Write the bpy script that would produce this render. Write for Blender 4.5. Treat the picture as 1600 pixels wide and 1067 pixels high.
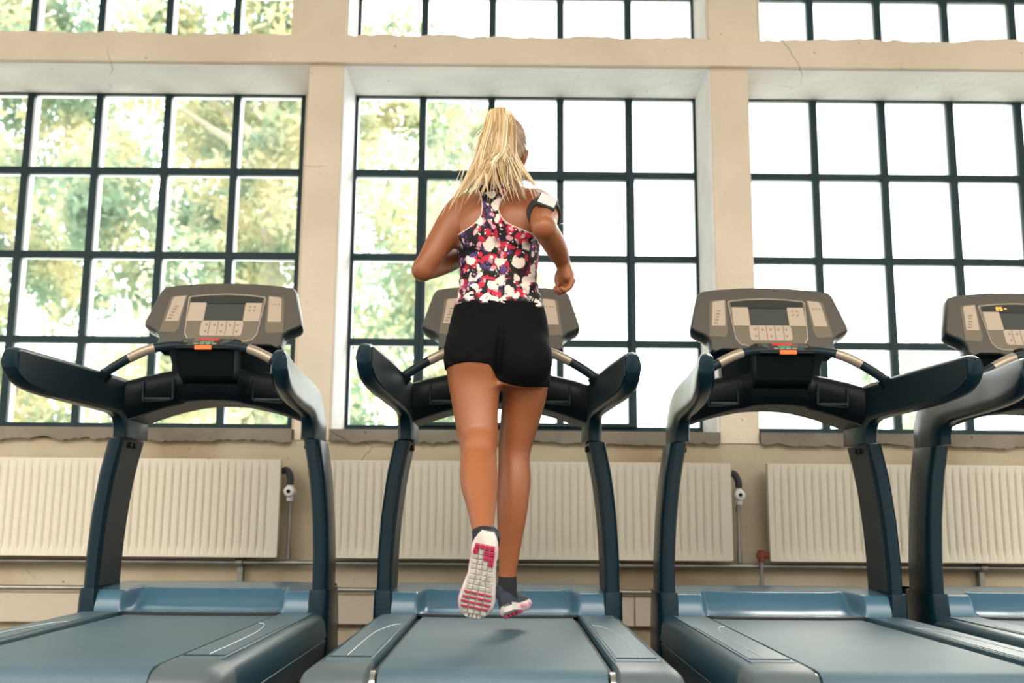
import bpy, bmesh, math, random
import numpy as np
from mathutils import Vector, Matrix
random.seed(7)
S = bpy.context.scene
for o in list(bpy.data.objects): bpy.data.objects.remove(o)
COL = S.collection
R = math.radians
# ------------------------------------------------------------------ camera
PITCH, ROLL, YAW = R(9.68), R(0.46), R(0.2)
fw = Vector((math.sin(YAW)*math.cos(PITCH), math.cos(YAW)*math.cos(PITCH), math.sin(PITCH)))
rt = Vector((math.cos(YAW), -math.sin(YAW), 0))
up = rt.cross(fw)
c_, s_ = math.cos(ROLL), math.sin(ROLL)
r2 = rt*c_ + up*s_
u2 = -rt*s_ + up*c_
cam_d = bpy.data.cameras.new('camera'); cam = bpy.data.objects.new('camera', cam_d); COL.objects.link(cam)
cam.matrix_world = Matrix(((r2.x, u2.x, -fw.x, 0), (r2.y, u2.y, -fw.y, 0), (r2.z, u2.z, -fw.z, 0.6), (0, 0, 0, 1)))
cam_d.sensor_width = 36; cam_d.lens = 36*1607/1600
cam_d.clip_end = 400
cam_d.dof.use_dof = True; cam_d.dof.focus_distance = 3.2; cam_d.dof.aperture_fstop = 2.6
S.camera = cam
# ------------------------------------------------------------------ light
S.view_settings.view_transform = 'Standard'; S.view_settings.look = 'None'
S.view_settings.gamma = 1; S.view_settings.exposure = 0.36; S.view_settings.use_curve_mapping = False
W = bpy.data.worlds.new('sky'); S.world = W; W.use_nodes = True
nt = W.node_tree; nt.nodes.clear()
wo = nt.nodes.new('ShaderNodeOutputWorld'); bg = nt.nodes.new('ShaderNodeBackground')
tc = nt.nodes.new('ShaderNodeTexCoord'); sp = nt.nodes.new('ShaderNodeSeparateXYZ'); rp = nt.nodes.new('ShaderNodeValToRGB')
mp = nt.nodes.new('ShaderNodeMapRange')
nt.links.new(tc.outputs['Generated'], sp.inputs[0]); nt.links.new(sp.outputs['Y'], mp.inputs[0])
mp.inputs[1].default_value = -1; mp.inputs[2].default_value = 1
nt.links.new(mp.outputs[0], rp.inputs[0])
el = rp.color_ramp.elements
el[0].position = 0.0; el[0].color = (0.95, 0.86, 0.73, 1)
el[1].position = 1.0; el[1].color = (1.0, 1.0, 0.98, 1)
e = el.new(0.45); e.color = (0.75, 0.78, 0.80, 1)
e = el.new(0.62); e.color = (0.80, 0.90, 1.0, 1)
# sky gradient stands in for a hall behind: dark at eye level, light added high up; the window side is uniformly bright
mz = nt.nodes.new('ShaderNodeMapRange'); mz.inputs[1].default_value = .22; mz.inputs[2].default_value = .65; mz.inputs[3].default_value = .28; mz.inputs[4].default_value = 2.5
nt.links.new(sp.outputs['Z'], mz.inputs[0])
my = nt.nodes.new('ShaderNodeMapRange'); my.inputs[1].default_value = -.05; my.inputs[2].default_value = .15; nt.links.new(sp.outputs['Y'], my.inputs[0])
mx_ = nt.nodes.new('ShaderNodeMix'); mx_.data_type = 'FLOAT'; nt.links.new(my.outputs[0], mx_.inputs[0]); nt.links.new(mz.outputs[0], mx_.inputs[2]); mx_.inputs[3].default_value = 1.0
ms_ = nt.nodes.new('ShaderNodeMath'); ms_.operation = 'MULTIPLY'; ms_.inputs[1].default_value = 3.7; nt.links.new(mx_.outputs[0], ms_.inputs[0])
nt.links.new(rp.outputs[0], bg.inputs[0]); nt.links.new(ms_.outputs[0], bg.inputs[1])
nt.links.new(bg.outputs[0], wo.inputs[0])
sun_d = bpy.data.lights.new('sun', 'SUN'); sun_d.energy = 2.6; sun_d.angle = R(28); sun_d.color = (1, .93, .8)
sun = bpy.data.objects.new('sun', sun_d); COL.objects.link(sun)
sun.rotation_euler = (Vector((-0.42, -1.0, -0.62))).to_track_quat('-Z', 'Y').to_euler()

# ------------------------------------------------------------------ materials
def mat(name, col, rough=.5, metal=0, spec=.5, bump=0, bscale=50, var=0, vscale=5, var_col=None, coat=0, sss=0, emit=0):
    m = bpy.data.materials.new(name); m.use_nodes = True; n = m.node_tree; b = n.nodes['Principled BSDF']
    b.inputs['Base Color'].default_value = (*col, 1); b.inputs['Roughness'].default_value = rough
    b.inputs['Metallic'].default_value = metal; b.inputs['Specular IOR Level'].default_value = spec
    b.inputs['Coat Weight'].default_value = coat
    if sss: b.inputs['Subsurface Weight'].default_value = sss; b.inputs['Subsurface Radius'].default_value = (.012, .005, .003); b.inputs['Subsurface Scale'].default_value = 1
    if emit: b.inputs['Emission Color'].default_value = (*col, 1); b.inputs['Emission Strength'].default_value = emit
    t = n.nodes.new('ShaderNodeTexCoord')
    if var:
        no = n.nodes.new('ShaderNodeTexNoise'); no.inputs['Scale'].default_value = vscale; no.inputs['Detail'].default_value = 6
        n.links.new(t.outputs['Object'], no.inputs['Vector'])
        mx = n.nodes.new('ShaderNodeMix'); mx.data_type = 'RGBA'
        mx.inputs[6].default_value = (*col, 1); mx.inputs[7].default_value = (*(var_col or [c*(1-var) for c in col]), 1)
        cr = n.nodes.new('ShaderNodeMapRange'); cr.inputs[1].default_value = .35; cr.inputs[2].default_value = .65
        n.links.new(no.outputs[0], cr.inputs[0]); n.links.new(cr.outputs[0], mx.inputs[0]); n.links.new(mx.outputs[2], b.inputs['Base Color'])
    if bump:
        no = n.nodes.new('ShaderNodeTexNoise'); no.inputs['Scale'].default_value = bscale; no.inputs['Detail'].default_value = 4
        n.links.new(t.outputs['Object'], no.inputs['Vector'])
        bp = n.nodes.new('ShaderNodeBump'); bp.inputs['Strength'].default_value = bump; bp.inputs['Distance'].default_value = .01
        n.links.new(no.outputs[0], bp.inputs['Height']); n.links.new(bp.outputs[0], b.inputs['Normal'])
    return m

def concrete(name, c1, c2, stain, pit=.55, bump=.5, stain_amt=.6):
    m = bpy.data.materials.new(name); m.use_nodes = True; n = m.node_tree; b = n.nodes['Principled BSDF']; L = n.links.new
    b.inputs['Roughness'].default_value = .85; b.inputs['Specular IOR Level'].default_value = .2
    t = n.nodes.new('ShaderNodeTexCoord')
    def noise(s, d=6, sc=None):
        x = n.nodes.new('ShaderNodeTexNoise'); x.inputs['Scale'].default_value = s; x.inputs['Detail'].default_value = d
        if sc:
            mpn = n.nodes.new('ShaderNodeMapping'); mpn.inputs['Scale'].default_value = sc
            L(t.outputs['Object'], mpn.inputs[0]); L(mpn.outputs[0], x.inputs['Vector'])
        else: L(t.outputs['Object'], x.inputs['Vector'])
        return x
    def rng(o, a, bb):
        r = n.nodes.new('ShaderNodeMapRange'); r.inputs[1].default_value = a; r.inputs[2].default_value = bb; L(o, r.inputs[0]); return r.outputs[0]
    def mix(f, A, B, fac=None):
        x = n.nodes.new('ShaderNodeMix'); x.data_type = 'RGBA'
        if hasattr(f, 'is_output'): L(f, x.inputs[0])
        else: x.inputs[0].default_value = f
        for i, v in ((6, A), (7, B)):
            if hasattr(v, 'is_output'): L(v, x.inputs[i])
            else: x.inputs[i].default_value = (*v, 1)
        return x.outputs[2]
    a = mix(rng(noise(2.2, 8).outputs[0], .35, .65), c1, c2)
    st = n.nodes.new('ShaderNodeMath'); st.operation = 'MULTIPLY'; st.inputs[1].default_value = stain_amt
    L(rng(noise(1.1, 5, (1, 1, .5)).outputs[0], .52, .72), st.inputs[0])
    a = mix(st.outputs[0], a, stain)
    # pits
    v = n.nodes.new('ShaderNodeTexVoronoi'); v.inputs['Scale'].default_value = 15; L(t.outputs['Object'], v.inputs['Vector'])
    pr = rng(v.outputs['Distance'], .10, .05)
    sel = n.nodes.new('ShaderNodeMath'); sel.operation = 'MULTIPLY'; L(pr, sel.inputs[0]); L(rng(noise(6).outputs[0], pit-.04, pit), sel.inputs[1])
    a = mix(sel.outputs[0], a, tuple(x*.35 for x in c2))
    # hairline cracks
    w = n.nodes.new('ShaderNodeTexVoronoi'); w.feature = 'DISTANCE_TO_EDGE'; w.inputs['Scale'].default_value = 1.7
    ns = noise(3, 4); ad = n.nodes.new('ShaderNodeMix'); ad.data_type = 'VECTOR'; ad.inputs[0].default_value = .12
    L(t.outputs['Object'], ad.inputs[4]); L(ns.outputs['Color'], ad.inputs[5]); L(ad.outputs[1], w.inputs['Vector'])
    ck = n.nodes.new('ShaderNodeMath'); ck.operation = 'MULTIPLY'; L(rng(w.outputs['Distance'], .004, .0012), ck.inputs[0]); L(rng(noise(1.7).outputs[0], .60, .66), ck.inputs[1])
    a = mix(ck.outputs[0], a, tuple(x*.45 for x in c2))
    L(a, b.inputs['Base Color'])
    bp = n.nodes.new('ShaderNodeBump'); bp.inputs['Strength'].default_value = bump; bp.inputs['Distance'].default_value = .012
    L(noise(14, 8).outputs[0], bp.inputs['Height']); L(bp.outputs[0], b.inputs['Normal'])
    return m

M = {}
M['concrete'] = concrete('painted_concrete', (.80, .70, .56), (.72, .62, .49), (.60, .48, .35), stain_amt=.4)
M['lowwall'] = concrete('worn_plaster', (.54, .47, .35), (.44, .37, .26), (.30, .19, .10), stain_amt=.95)
M['sill'] = concrete('rough_sill', (.27, .24, .19), (.17, .15, .115), (.12, .10, .08), bump=1)
M['reveal'] = mat('white_reveal_paint', (.82, .82, .81), .7, var=.12, vscale=4)
M['soffit'] = concrete('soffit_sky_tint', (.86, .86, .84), (.78, .78, .77), (.66, .66, .66), stain_amt=.4)  # whiter than the beam face: bounced sky light put into the colour
M['frame'] = mat('dark_window_steel', (.018, .042, .052), .45, spec=.2)
M['winwhite'] = mat('pale_outer_frame', (.62, .66, .68), .5)
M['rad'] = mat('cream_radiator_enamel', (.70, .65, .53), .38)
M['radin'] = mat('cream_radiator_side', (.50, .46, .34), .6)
M['trunk'] = mat('cream_trunking', (.50, .43, .34), .5)
M['steel'] = mat('galvanised_pipe', (.36, .36, .33), .4, metal=.7, var=.3, vscale=8)
M['rubber'] = mat('black_hose', (.02, .022, .022), .6)
M['rust'] = mat('rusty_valve', (.22, .05, .02), .7)
M['white'] = mat('white_plastic', (.75, .74, .72), .4)
M['floor'] = mat('floor_screed', (.16, .13, .10), .7, var=.3, vscale=2)
M['ceil'] = mat('ceiling_paint', (.6, .58, .54), .9)
M['tm'] = mat('black_coat_blue_reflection', (.003, .016, .025), .3, spec=.2, bump=.03, bscale=400)  # blue in the base colour imitates bluish reflections and teal shadows
M['rail'] = mat('side_housing_blue_sheen', (.010, .040, .058), .32, spec=.4)  # bluer than the masts: bluish highlight and side light painted into the base
M['tm2'] = mat('grey_inner_plate', (.016, .027, .032), .5, spec=.3)
M['deckpl'] = mat('slate_rail_plastic', (.045, .088, .115), .4, bump=.05, bscale=500)
M['cap'] = mat('grey_end_cap', (.055, .072, .078), .45)
M['hood'] = mat('blue_grey_hood', (.045, .110, .165), .26, spec=.5)
M['belt'] = mat('running_belt_rubber', (.052, .098, .125), .5, bump=.25, bscale=300, var=.18, vscale=3)
M['blk'] = mat('black_plastic', (.002, .005, .007), .42, spec=.15)
M['seam'] = mat('seam_black', (.004, .006, .008), .6)
M['con'] = mat('taupe_console_plastic', (.070, .062, .050), .42)
M['con2'] = mat('darker_console_inset', (.150, .122, .085), .4)
M['conrim'] = mat('silver_console_line', (.45, .40, .33), .3, metal=.4)
M['key'] = mat('beige_keypad', (.42, .34, .26), .5)
M['keymark'] = mat('keypad_print', (.22, .17, .13), .5)
M['screen'] = mat('grey_lcd', (.045, .05, .048), .12, coat=.5)
M['darkstrip'] = mat('smoked_strip', (.03, .035, .032), .12)
M['sensor'] = mat('brushed_sensor', (.36, .30, .23), .35, metal=.5)
M['grip'] = mat('rubber_grip', (.003, .013, .019), .45, spec=.3)
M['red'] = mat('red_button', (.65, .02, .03), .4)
M['green'] = mat('green_button', (.02, .35, .16), .4)
M['orange'] = mat('orange_key', (.80, .16, .02), .4)
M['led'] = mat('amber_led', (1.0, .35, .05), .4, emit=2.5)
M['chrome'] = mat('chrome', (.55, .55, .52), .2, metal=1)
M['line'] = mat('pale_line', (.50, .56, .58), .4)

def glass_mat():
    m = bpy.data.materials.new('window_glass'); m.use_nodes = True; n = m.node_tree; n.nodes.clear(); L = n.links.new
    o = n.nodes.new('ShaderNodeOutputMaterial'); t = n.nodes.new('ShaderNodeBsdfTransparent'); g = n.nodes.new('ShaderNodeBsdfGlossy')
    f = n.nodes.new('ShaderNodeFresnel'); x = n.nodes.new('ShaderNodeMixShader'); g.inputs['Roughness'].default_value = .02
    t.inputs[0].default_value = (.97, .985, .98, 1); f.inputs[0].default_value = 1.3
    L(f.outputs[0], x.inputs[0]); L(t.outputs[0], x.inputs[1]); L(g.outputs[0], x.inputs[2]); L(x.outputs[0], o.inputs[0])
    return m
M['glass'] = glass_mat()

def leaf_mat(name, c1, c2, tr=.5):
    m = bpy.data.materials.new(name); m.use_nodes = True; n = m.node_tree; n.nodes.clear(); L = n.links.new
    o = n.nodes.new('ShaderNodeOutputMaterial'); d = n.nodes.new('ShaderNodeBsdfDiffuse'); t = n.nodes.new('ShaderNodeBsdfTranslucent')
    x = n.nodes.new('ShaderNodeMixShader'); x.inputs[0].default_value = tr
    g = n.nodes.new('ShaderNodeTexCoord'); no = n.nodes.new('ShaderNodeTexNoise'); no.inputs['Scale'].default_value = 1.1; no.inputs['Detail'].default_value = 3
    r = n.nodes.new('ShaderNodeValToRGB'); r.color_ramp.elements[0].position = .42; r.color_ramp.elements[1].position = .58
    r.color_ramp.elements[0].color = (*c1, 1); r.color_ramp.elements[1].color = (*c2, 1)
    L(g.outputs['Object'], no.inputs['Vector']); L(no.outputs[0], r.inputs[0]); L(r.outputs[0], d.inputs[0]); L(r.outputs[0], t.inputs[0])
    L(d.outputs[0], x.inputs[1]); L(t.outputs[0], x.inputs[2]); L(x.outputs[0], o.inputs[0])
    return m
M['leaf'] = leaf_mat('sunlit_leaves', (.22, .32, .23), (.64, .60, .39))
M['leaf2'] = leaf_mat('haze_tinted_leaves', (.45, .52, .42), (.66, .66, .50))  # leaf colour lightened to imitate sun haze over the tree
M['bark'] = mat('bark', (.46, .44, .38), .9, bump=.6, bscale=20)
M['grass'] = mat('pale_ground', (.80, .82, .70), .9, var=.35, vscale=.4, var_col=(.86, .84, .78))
M['house'] = mat('pale_render', (.75, .72, .66), .8)

# ------------------------------------------------------------------ mesh helpers
class MB:
    def __init__(s): s.v = []; s.f = []
    def add(s, vs, fs):
        o = len(s.v); s.v += [tuple(p) for p in vs]; s.f += [tuple(i+o for i in f) for f in fs]; return s
    def box(s, x0, x1, y0, y1, z0, z1):
        return s.add([(x0,y0,z0),(x1,y0,z0),(x1,y1,z0),(x0,y1,z0),(x0,y0,z1),(x1,y0,z1),(x1,y1,z1),(x0,y1,z1)],
                     [(0,3,2,1),(4,5,6,7),(0,1,5,4),(1,2,6,5),(2,3,7,6),(3,0,4,7)])
    def loft(s, rings, cap=True, closed=True):
        n = len(rings[0]); vs = [p for r in rings for p in r]; fs = []
        for i in range(len(rings)-1):
            for j in range(n if closed else n-1):
                a = i*n+j; b = i*n+(j+1) % n; fs.append((a, b, b+n, a+n))
        if cap: fs.append(tuple(range(n-1, -1, -1))); fs.append(tuple(range((len(rings)-1)*n, len(rings)*n)))
        return s.add(vs, fs)
    def tube(s, pts, r, n=12, cap=True):
        pts = [Vector(p) for p in pts]; rings = []; prev = None
        for i, p in enumerate(pts):
            t = (pts[min(i+1, len(pts)-1)] - pts[max(i-1, 0)]).normalized()
            if prev is None:
                a = Vector((0, 0, 1)) if abs(t.z) < .9 else Vector((1, 0, 0)); u = t.cross(a).normalized()
            else: u = (prev - t*prev.dot(t)).normalized()
            prev = u; w = t.cross(u); rr = r[i] if hasattr(r, '__len__') else r
            rings.append([p + (u*math.cos(2*math.pi*k/n) + w*math.sin(2*math.pi*k/n))*rr for k in range(n)])
        return s.loft(rings, cap)
    def prism(s, poly, axis, a, b):
        def P(p, t): return {'x': (t, p[0], p[1]), 'y': (p[0], t, p[1]), 'z': (p[0], p[1], t)}[axis]
        return s.loft([[P(p, a) for p in poly], [P(p, b) for p in poly]])
    def grid(s, fn, nu, nv):
        vs = [fn(i/nu, j/nv) for j in range(nv+1) for i in range(nu+1)]
        return s.add(vs, [(j*(nu+1)+i, j*(nu+1)+i+1, (j+1)*(nu+1)+i+1, (j+1)*(nu+1)+i) for j in range(nv) for i in range(nu)])
    def build(s, name, m, parent=None, bevel=0, seg=2, ang=35, loc=None, fixn=True, mesh=None):
        me = bpy.data.meshes.new(name); me.from_pydata(s.v, [], s.f)
        if fixn:
            b = bmesh.new(); b.from_mesh(me); bmesh.ops.recalc_face_normals(b, faces=b.faces); b.to_mesh(me); b.free()
        me.shade_smooth(); me.set_sharp_from_angle(angle=R(ang))
        o = bpy.data.objects.new(name, me); COL.objects.link(o)
        for x in (m if isinstance(m, (list, tuple)) else [m]): me.materials.append(M[x] if isinstance(x, str) else x)
        if parent: o.parent = parent
        if loc: o.location = loc
        if bevel:
            mo = o.modifiers.new('bevel', 'BEVEL'); mo.width = bevel; mo.segments = seg; mo.limit_method = 'ANGLE'; mo.angle_limit = R(30); mo.harden_normals = False
        return o
def tag(o, label=None, cat=None, group=None, kind=None):
    if label: o['label'] = label
    if cat: o['category'] = cat
    if group: o['group'] = group
    if kind: o['kind'] = kind
    return o
def empty(name, loc=(0, 0, 0)):
    o = bpy.data.objects.new(name, None); COL.objects.link(o); o.location = loc; o.empty_display_size = .1; return o
def copy_tree(o, parent=None):
    c = o.copy(); COL.objects.link(c)
    if parent: c.parent = parent
    for ch in list(o.children): copy_tree(ch, c)
    return c
def interp(x, xs, ys):
    return float(np.interp(x, xs, ys))
def smooth(pts, n=6):
    # Catmull-Rom through points
    P = [Vector(p) for p in pts]; out = []
    for i in range(len(P)-1):
        p0 = P[max(i-1, 0)]; p1 = P[i]; p2 = P[i+1]; p3 = P[min(i+2, len(P)-1)]
        for k in range(n):
            t = k/n; out.append(.5*((2*p1)+(-p0+p2)*t+(2*p0-5*p1+4*p2-p3)*t*t+(-p0+3*p1-3*p2+p3)*t**3))
    out.append(P[-1]); return out
def sst(a, b, x):
    t = min(max((x-a)/(b-a), 0), 1); return t*t*(3-2*t)

#ROOM
# ------------------------------------------------------------------ room
YW = 5.0; YG = 5.38           # wall face and glazing plane
def struct(o, label=None, cat=None): o['kind'] = 'structure'; return tag(o, label, cat)
struct(MB().box(-9, 9, -7, YW+.45, -.2, 0).build('floor', 'floor'), 'brown-grey screed floor under the treadmills', 'floor')
struct(MB().box(-9, 9, -1.5, YW+.6, 5.6, 5.8).build('ceiling', 'ceil'), 'pale ceiling high above the treadmills', 'ceiling')
w = MB()
XL, XR = -9, 9
PIERS = [(-3.30, -3.025), (-1.04, -.862), (1.03, 1.225), (3.2, 3.42)]
for a, b in PIERS: w.box(a, b, YW, YW+.46, .95, 2.9)
w.box(-1.13, -1.04, YW+.375, YW+.46, .95, 2.9).box(1.225, 1.30, YW+.375, YW+.46, .95, 2.9)
for a, b in ((-3.30, -3.025), (-1.145, -.862), (1.03, 1.289), (3.2, 3.42)): w.box(a, b, YW+.012, YW+.46, 3.03, 5.6)
w.box(XL, -3.30, YW, YW+.46, .95, 5.6).box(3.42, XR, YW, YW+.46, .95, 5.6)
struct(w.build('wall_front', 'concrete', bevel=.006), 'pale beige concrete piers between the gridded windows', 'wall')
def rough_plate(name, x0, x1, y0, y1, zt, zb, m, amp, seed, nx=None, top=False):
    rnd = random.Random(seed); nx = nx or int((x1-x0)/.02); off = [0]
    for i in range(nx): off.append(off[-1]*.75 + rnd.uniform(-amp, amp))
    b = MB(); rings = []
    for i in range(nx+1):
        x = x0+(x1-x0)*i/nx; o = off[i]
        za, zc = (zt, zb+o) if not top else (zt+o, zb)
        rings.append([(x, y0, zc), (x, y0, za), (x, y1, za), (x, y1, zc)])
    return b.loft(rings).build(name, m, ang=20)
struct(MB().box(XL, XR, YW, YW+.46, 0, .96).build('wall_lower', 'lowwall'), 'worn tan plaster wall behind the radiators', 'wall')
k = 0
for a, b in ((-3.025, -1.045), (-.862, 1.028), (1.228, 3.2)):
    k += 1; struct(rough_plate('trim_%d' % k, a, b, YW-.03, YW+.40, 1.012, .955, 'sill', .007, 10+k))
    if k: pass
be = rough_plate('trim_4', XL, XR, YW-.03, YW+.46, 3.047, 2.895, 'concrete', .006, 5, top=True)
struct(be, 'horizontal concrete beam between lower and upper windows', 'beam')
# painted reveals: thin plaster skins on pier sides; soffit skin coloured with sky light
rv = MB(); so = MB()
for a, b in ((-3.025, -1.13), (-.862, 1.03), (1.30, 3.2)):
    so.box(a, {-1.13: -1.04}.get(b, b) if a != 1.30 else b, YW+.004, YW+.40, 2.889, 2.897) if a != 1.30 else so.box(1.225, b, YW+.004, YW+.40, 2.889, 2.897)
    
    if a == -.862: rv.box(a, a+.008, YW+.004, YW+.38, 1.0, 2.89).box(b-.008, b, YW+.004, YW+.38, 1.0, 2.89)
    rv.box(a, a+.008, YW+.05, YW+.40, 3.05, 4.9).box(b-.008, b, YW+.05, YW+.40, 3.05, 4.9)
struct(so.build('trim_5', 'soffit')); struct(rv.build('trim_6', 'reveal'))
def window(n, x0, x1, z0, z1, cols, rows, casement=False):
    e_ = empty('window_%d' % n, ((x0+x1)/2, YG, z0)); struct(e_)
    cx = (x0+x1)/2; f = MB(); g = MB(); pl = MB(); t = .016
    px = [x0+(x1-x0)*i/cols-cx for i in range(cols+1)]; pz = [z0+(z1-z0)*i/rows-z0 for i in range(rows+1)] if not isinstance(rows, list) else [r-z0 for r in rows]
    for i, x in enumerate(px):
        ww = .019 if 0 < i < cols else .024
        f.box(x-ww, x+ww, 0, .03, 0, z1-z0); pl.box(x-ww*.8, x+ww*.8, .031, .09, 0, z1-z0)
    for i, z in enumerate(pz):
        ww = .019 if 0 < i < len(pz)-1 else .024
        f.box(px[0], px[-1], .001, .029, z-ww, z+ww); pl.box(px[0], px[-1], .032, .075, z-ww*.7, z+ww*.7)
    f.build('window_frame', 'frame', e_, bevel=.003); pl.build('outer_glazing_bars', 'winwhite', e_)
    g.box(px[0], px[-1], .044, .047, 0, z1-z0).build('glass_pane', 'glass', e_)
    if casement:
        c = MB(); a, b, lo, hi = px[1]+.014, px[4]+.022, pz[0]+.02, pz[3]-.02
        c.box(a, a+.022, -.028, .01, lo, hi).box(b-.03, b+.0, -.028, .01, lo, hi).box(a, b, -.027, .01, hi-.02, hi).box(a, b, -.027, .01, lo, lo+.02)
        c.build('casement_frame', 'frame', e_, bevel=.003)
    return e_
rz = [1.045, 1.51, 1.974, 2.445, 2.905]
window(1, -3.025, -1.13, 1.045, 2.905, 5, rz)
window(2, -.862, 1.033, 1.045, 2.905, 5, rz, True)
window(3, 1.295, 3.19, 1.045, 2.905, 5, rz)
rz2 = [3.04, 3.50, 3.97, 4.43, 4.90]
window(4, -3.05, -1.155, 3.04, 4.90, 5, rz2)
window(5, -.862, 1.033, 3.04, 4.90, 5, rz2)
window(6, 1.30, 3.195, 3.04, 4.90, 5, rz2)
# cable trunking along the wall foot
t = MB(); t.box(-5, -2.40, YW-.05, YW-.001, .10, .232).box(-2.397, .6, YW-.05, YW-.001, .10, .232).box(.603, 5, YW-.05, YW-.001, .10, .232)
tag(t.build('cable_trunking', 'trunk', bevel=.004), 'long cream trunking box along the foot of the wall', 'trunking')
# heating pipes
for z, nm in ((.380, 'upper galvanised heating pipe running just under the radiators'), (.258, 'lower galvanised heating pipe just above the cream trunking')):
    p = MB().tube([(-5, YW-.06, z), (5, YW-.06, z)], .0115, 12)
    for tx in ((-1.027, 1.097) if z > .3 else (1.192,)): p.tube([(tx-.05, YW-.06, z), (tx+.05, YW-.06, z)], .0145, 12)
    tag(p.build('heating_pipe', 'steel'), nm, 'pipe', 'heating pipes along the wall')
def bracket(x, label):
    b = MB(); b.box(x-.013, x+.013, YW-.04, YW, .235, .405)
    for z in (.38, .258): b.tube([(x-.016, YW-.06, z), (x+.016, YW-.06, z)], .019, 12)
    tag(b.build('pipe_bracket', 'steel', bevel=.002), label, 'bracket', 'pipe brackets')
bracket(-1.255, 'pipe clamp bracket below the left radiator, near its valve')
bracket(2.245, 'pipe clamp bracket below the right-hand radiator')
bracket(.52, 'pipe clamp bracket below the middle radiator, behind the centre treadmill mast')
def radiator(x0, x1, label, valve_right=True, low_valve=False):
    e_ = empty('radiator', ((x0+x1)/2, YW-.09, .41)); tag(e_, label, 'radiator', 'ribbed wall radiators')
    hw = (x1-x0)/2; n = 52; H = .445
    def fn(u, v):
        x = -hw + 2*hw*u; ph = (u*n) % 1.0
        gro = max(0, 1-abs(ph-.5)/.22); gro = gro*gro*(3-2*gro)
        z = H*v; m_ = min(sst(.012, .05, z), sst(.012, .05, H-z))
        edge = 0 if .6/n < u < 1-.6/n else 1
        return (x, -.03 + .011*gro*m_*(1-edge)*.8, z)
    f = MB().grid(fn, n*10, 18)
    f.box(-hw, hw, -.0301, -.012, H-.004, H+.004).box(-hw, hw, -.0301, -.012, -.004, .004).box(-hw-.003, -hw+.003, -.0301, -.012, 0, H).box(hw-.003, hw+.003, -.0301, -.012, 0, H)
    f.build('front_panel', 'rad', e_, ang=50, fixn=False)
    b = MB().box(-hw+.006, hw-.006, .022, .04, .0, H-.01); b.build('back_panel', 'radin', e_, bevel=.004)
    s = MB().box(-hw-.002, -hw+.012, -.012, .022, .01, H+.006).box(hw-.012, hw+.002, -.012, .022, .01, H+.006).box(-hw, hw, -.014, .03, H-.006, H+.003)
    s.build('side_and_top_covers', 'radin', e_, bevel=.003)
    for q in (-1, 1): MB().box(q*hw*.6-.02, q*hw*.6+.02, .04, .0895, .05, H-.05).build('wall_hanger', 'steel', e_)
    if valve_right:
        h = MB().tube(smooth([(hw, .02, H-.05), (hw+.025, .015, H-.045), (hw+.043, .01, H-.075), (hw+.045, .005, H-.11)]), .016, 12)
        h.build('black_elbow', 'rubber', e_)
        v = MB().tube([(hw+.045, -.028, H-.145), (hw+.045, -.018, H-.145), (hw+.045, .02, H-.145)], [.02, .026, .026], 20)
        v.tube([(hw+.045, .005, H-.115), (hw+.045, .005, H-.19)], .015, 12)
        vo = v.build('thermostat_valve', 'white', e_, bevel=.003)
        MB().tube([(hw+.045, -.031, H-.145), (hw+.045, -.028, H-.145)], .009, 12).build('valve_mark', 'blk', vo)
        d = MB().tube([(hw+.045, .03, H-.17), (hw+.045, .03, -.0145)], .0085, 10)
        d.tube([(hw+.045, .03, -.0145), (hw+.045, .03, .04)], .012, 10).tube([(hw+.045, .03, H-.2), (hw+.045, .03, H-.22)], .013, 8)
        d.build('riser_pipe', 'steel', e_)
    if low_valve:
        MB().tube([(-hw+.02, .0, .025), (-hw-.06, .0, .02)], .014, 10).tube([(-hw-.04, .0, .045), (-hw-.04, .0, -.01)], .016, 10).build('rusty_return_valve', 'rust', e_)
        MB().tube([(-hw-.04, 0, -.01), (-hw-.04, .002, -.10), (-hw-.04, .002, -.138), (-hw-.04, .006, -.147), (-hw-.04, .0145, -.150)], .0085, 10).tube([(-hw-.04, .002, -.125), (-hw-.04, .002, -.10)], .012, 10).build('return_pipe', 'steel', e_)
    return e_
radiator(-2.99, -1.072, 'cream ribbed radiator on the left, behind the leftmost treadmill')
radiator(-.865, 1.052, 'cream ribbed radiator in the middle, behind the running woman')
radiator(1.232, 3.15, 'cream ribbed radiator on the right with a rusty valve at its lower left corner', False, True)

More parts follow.
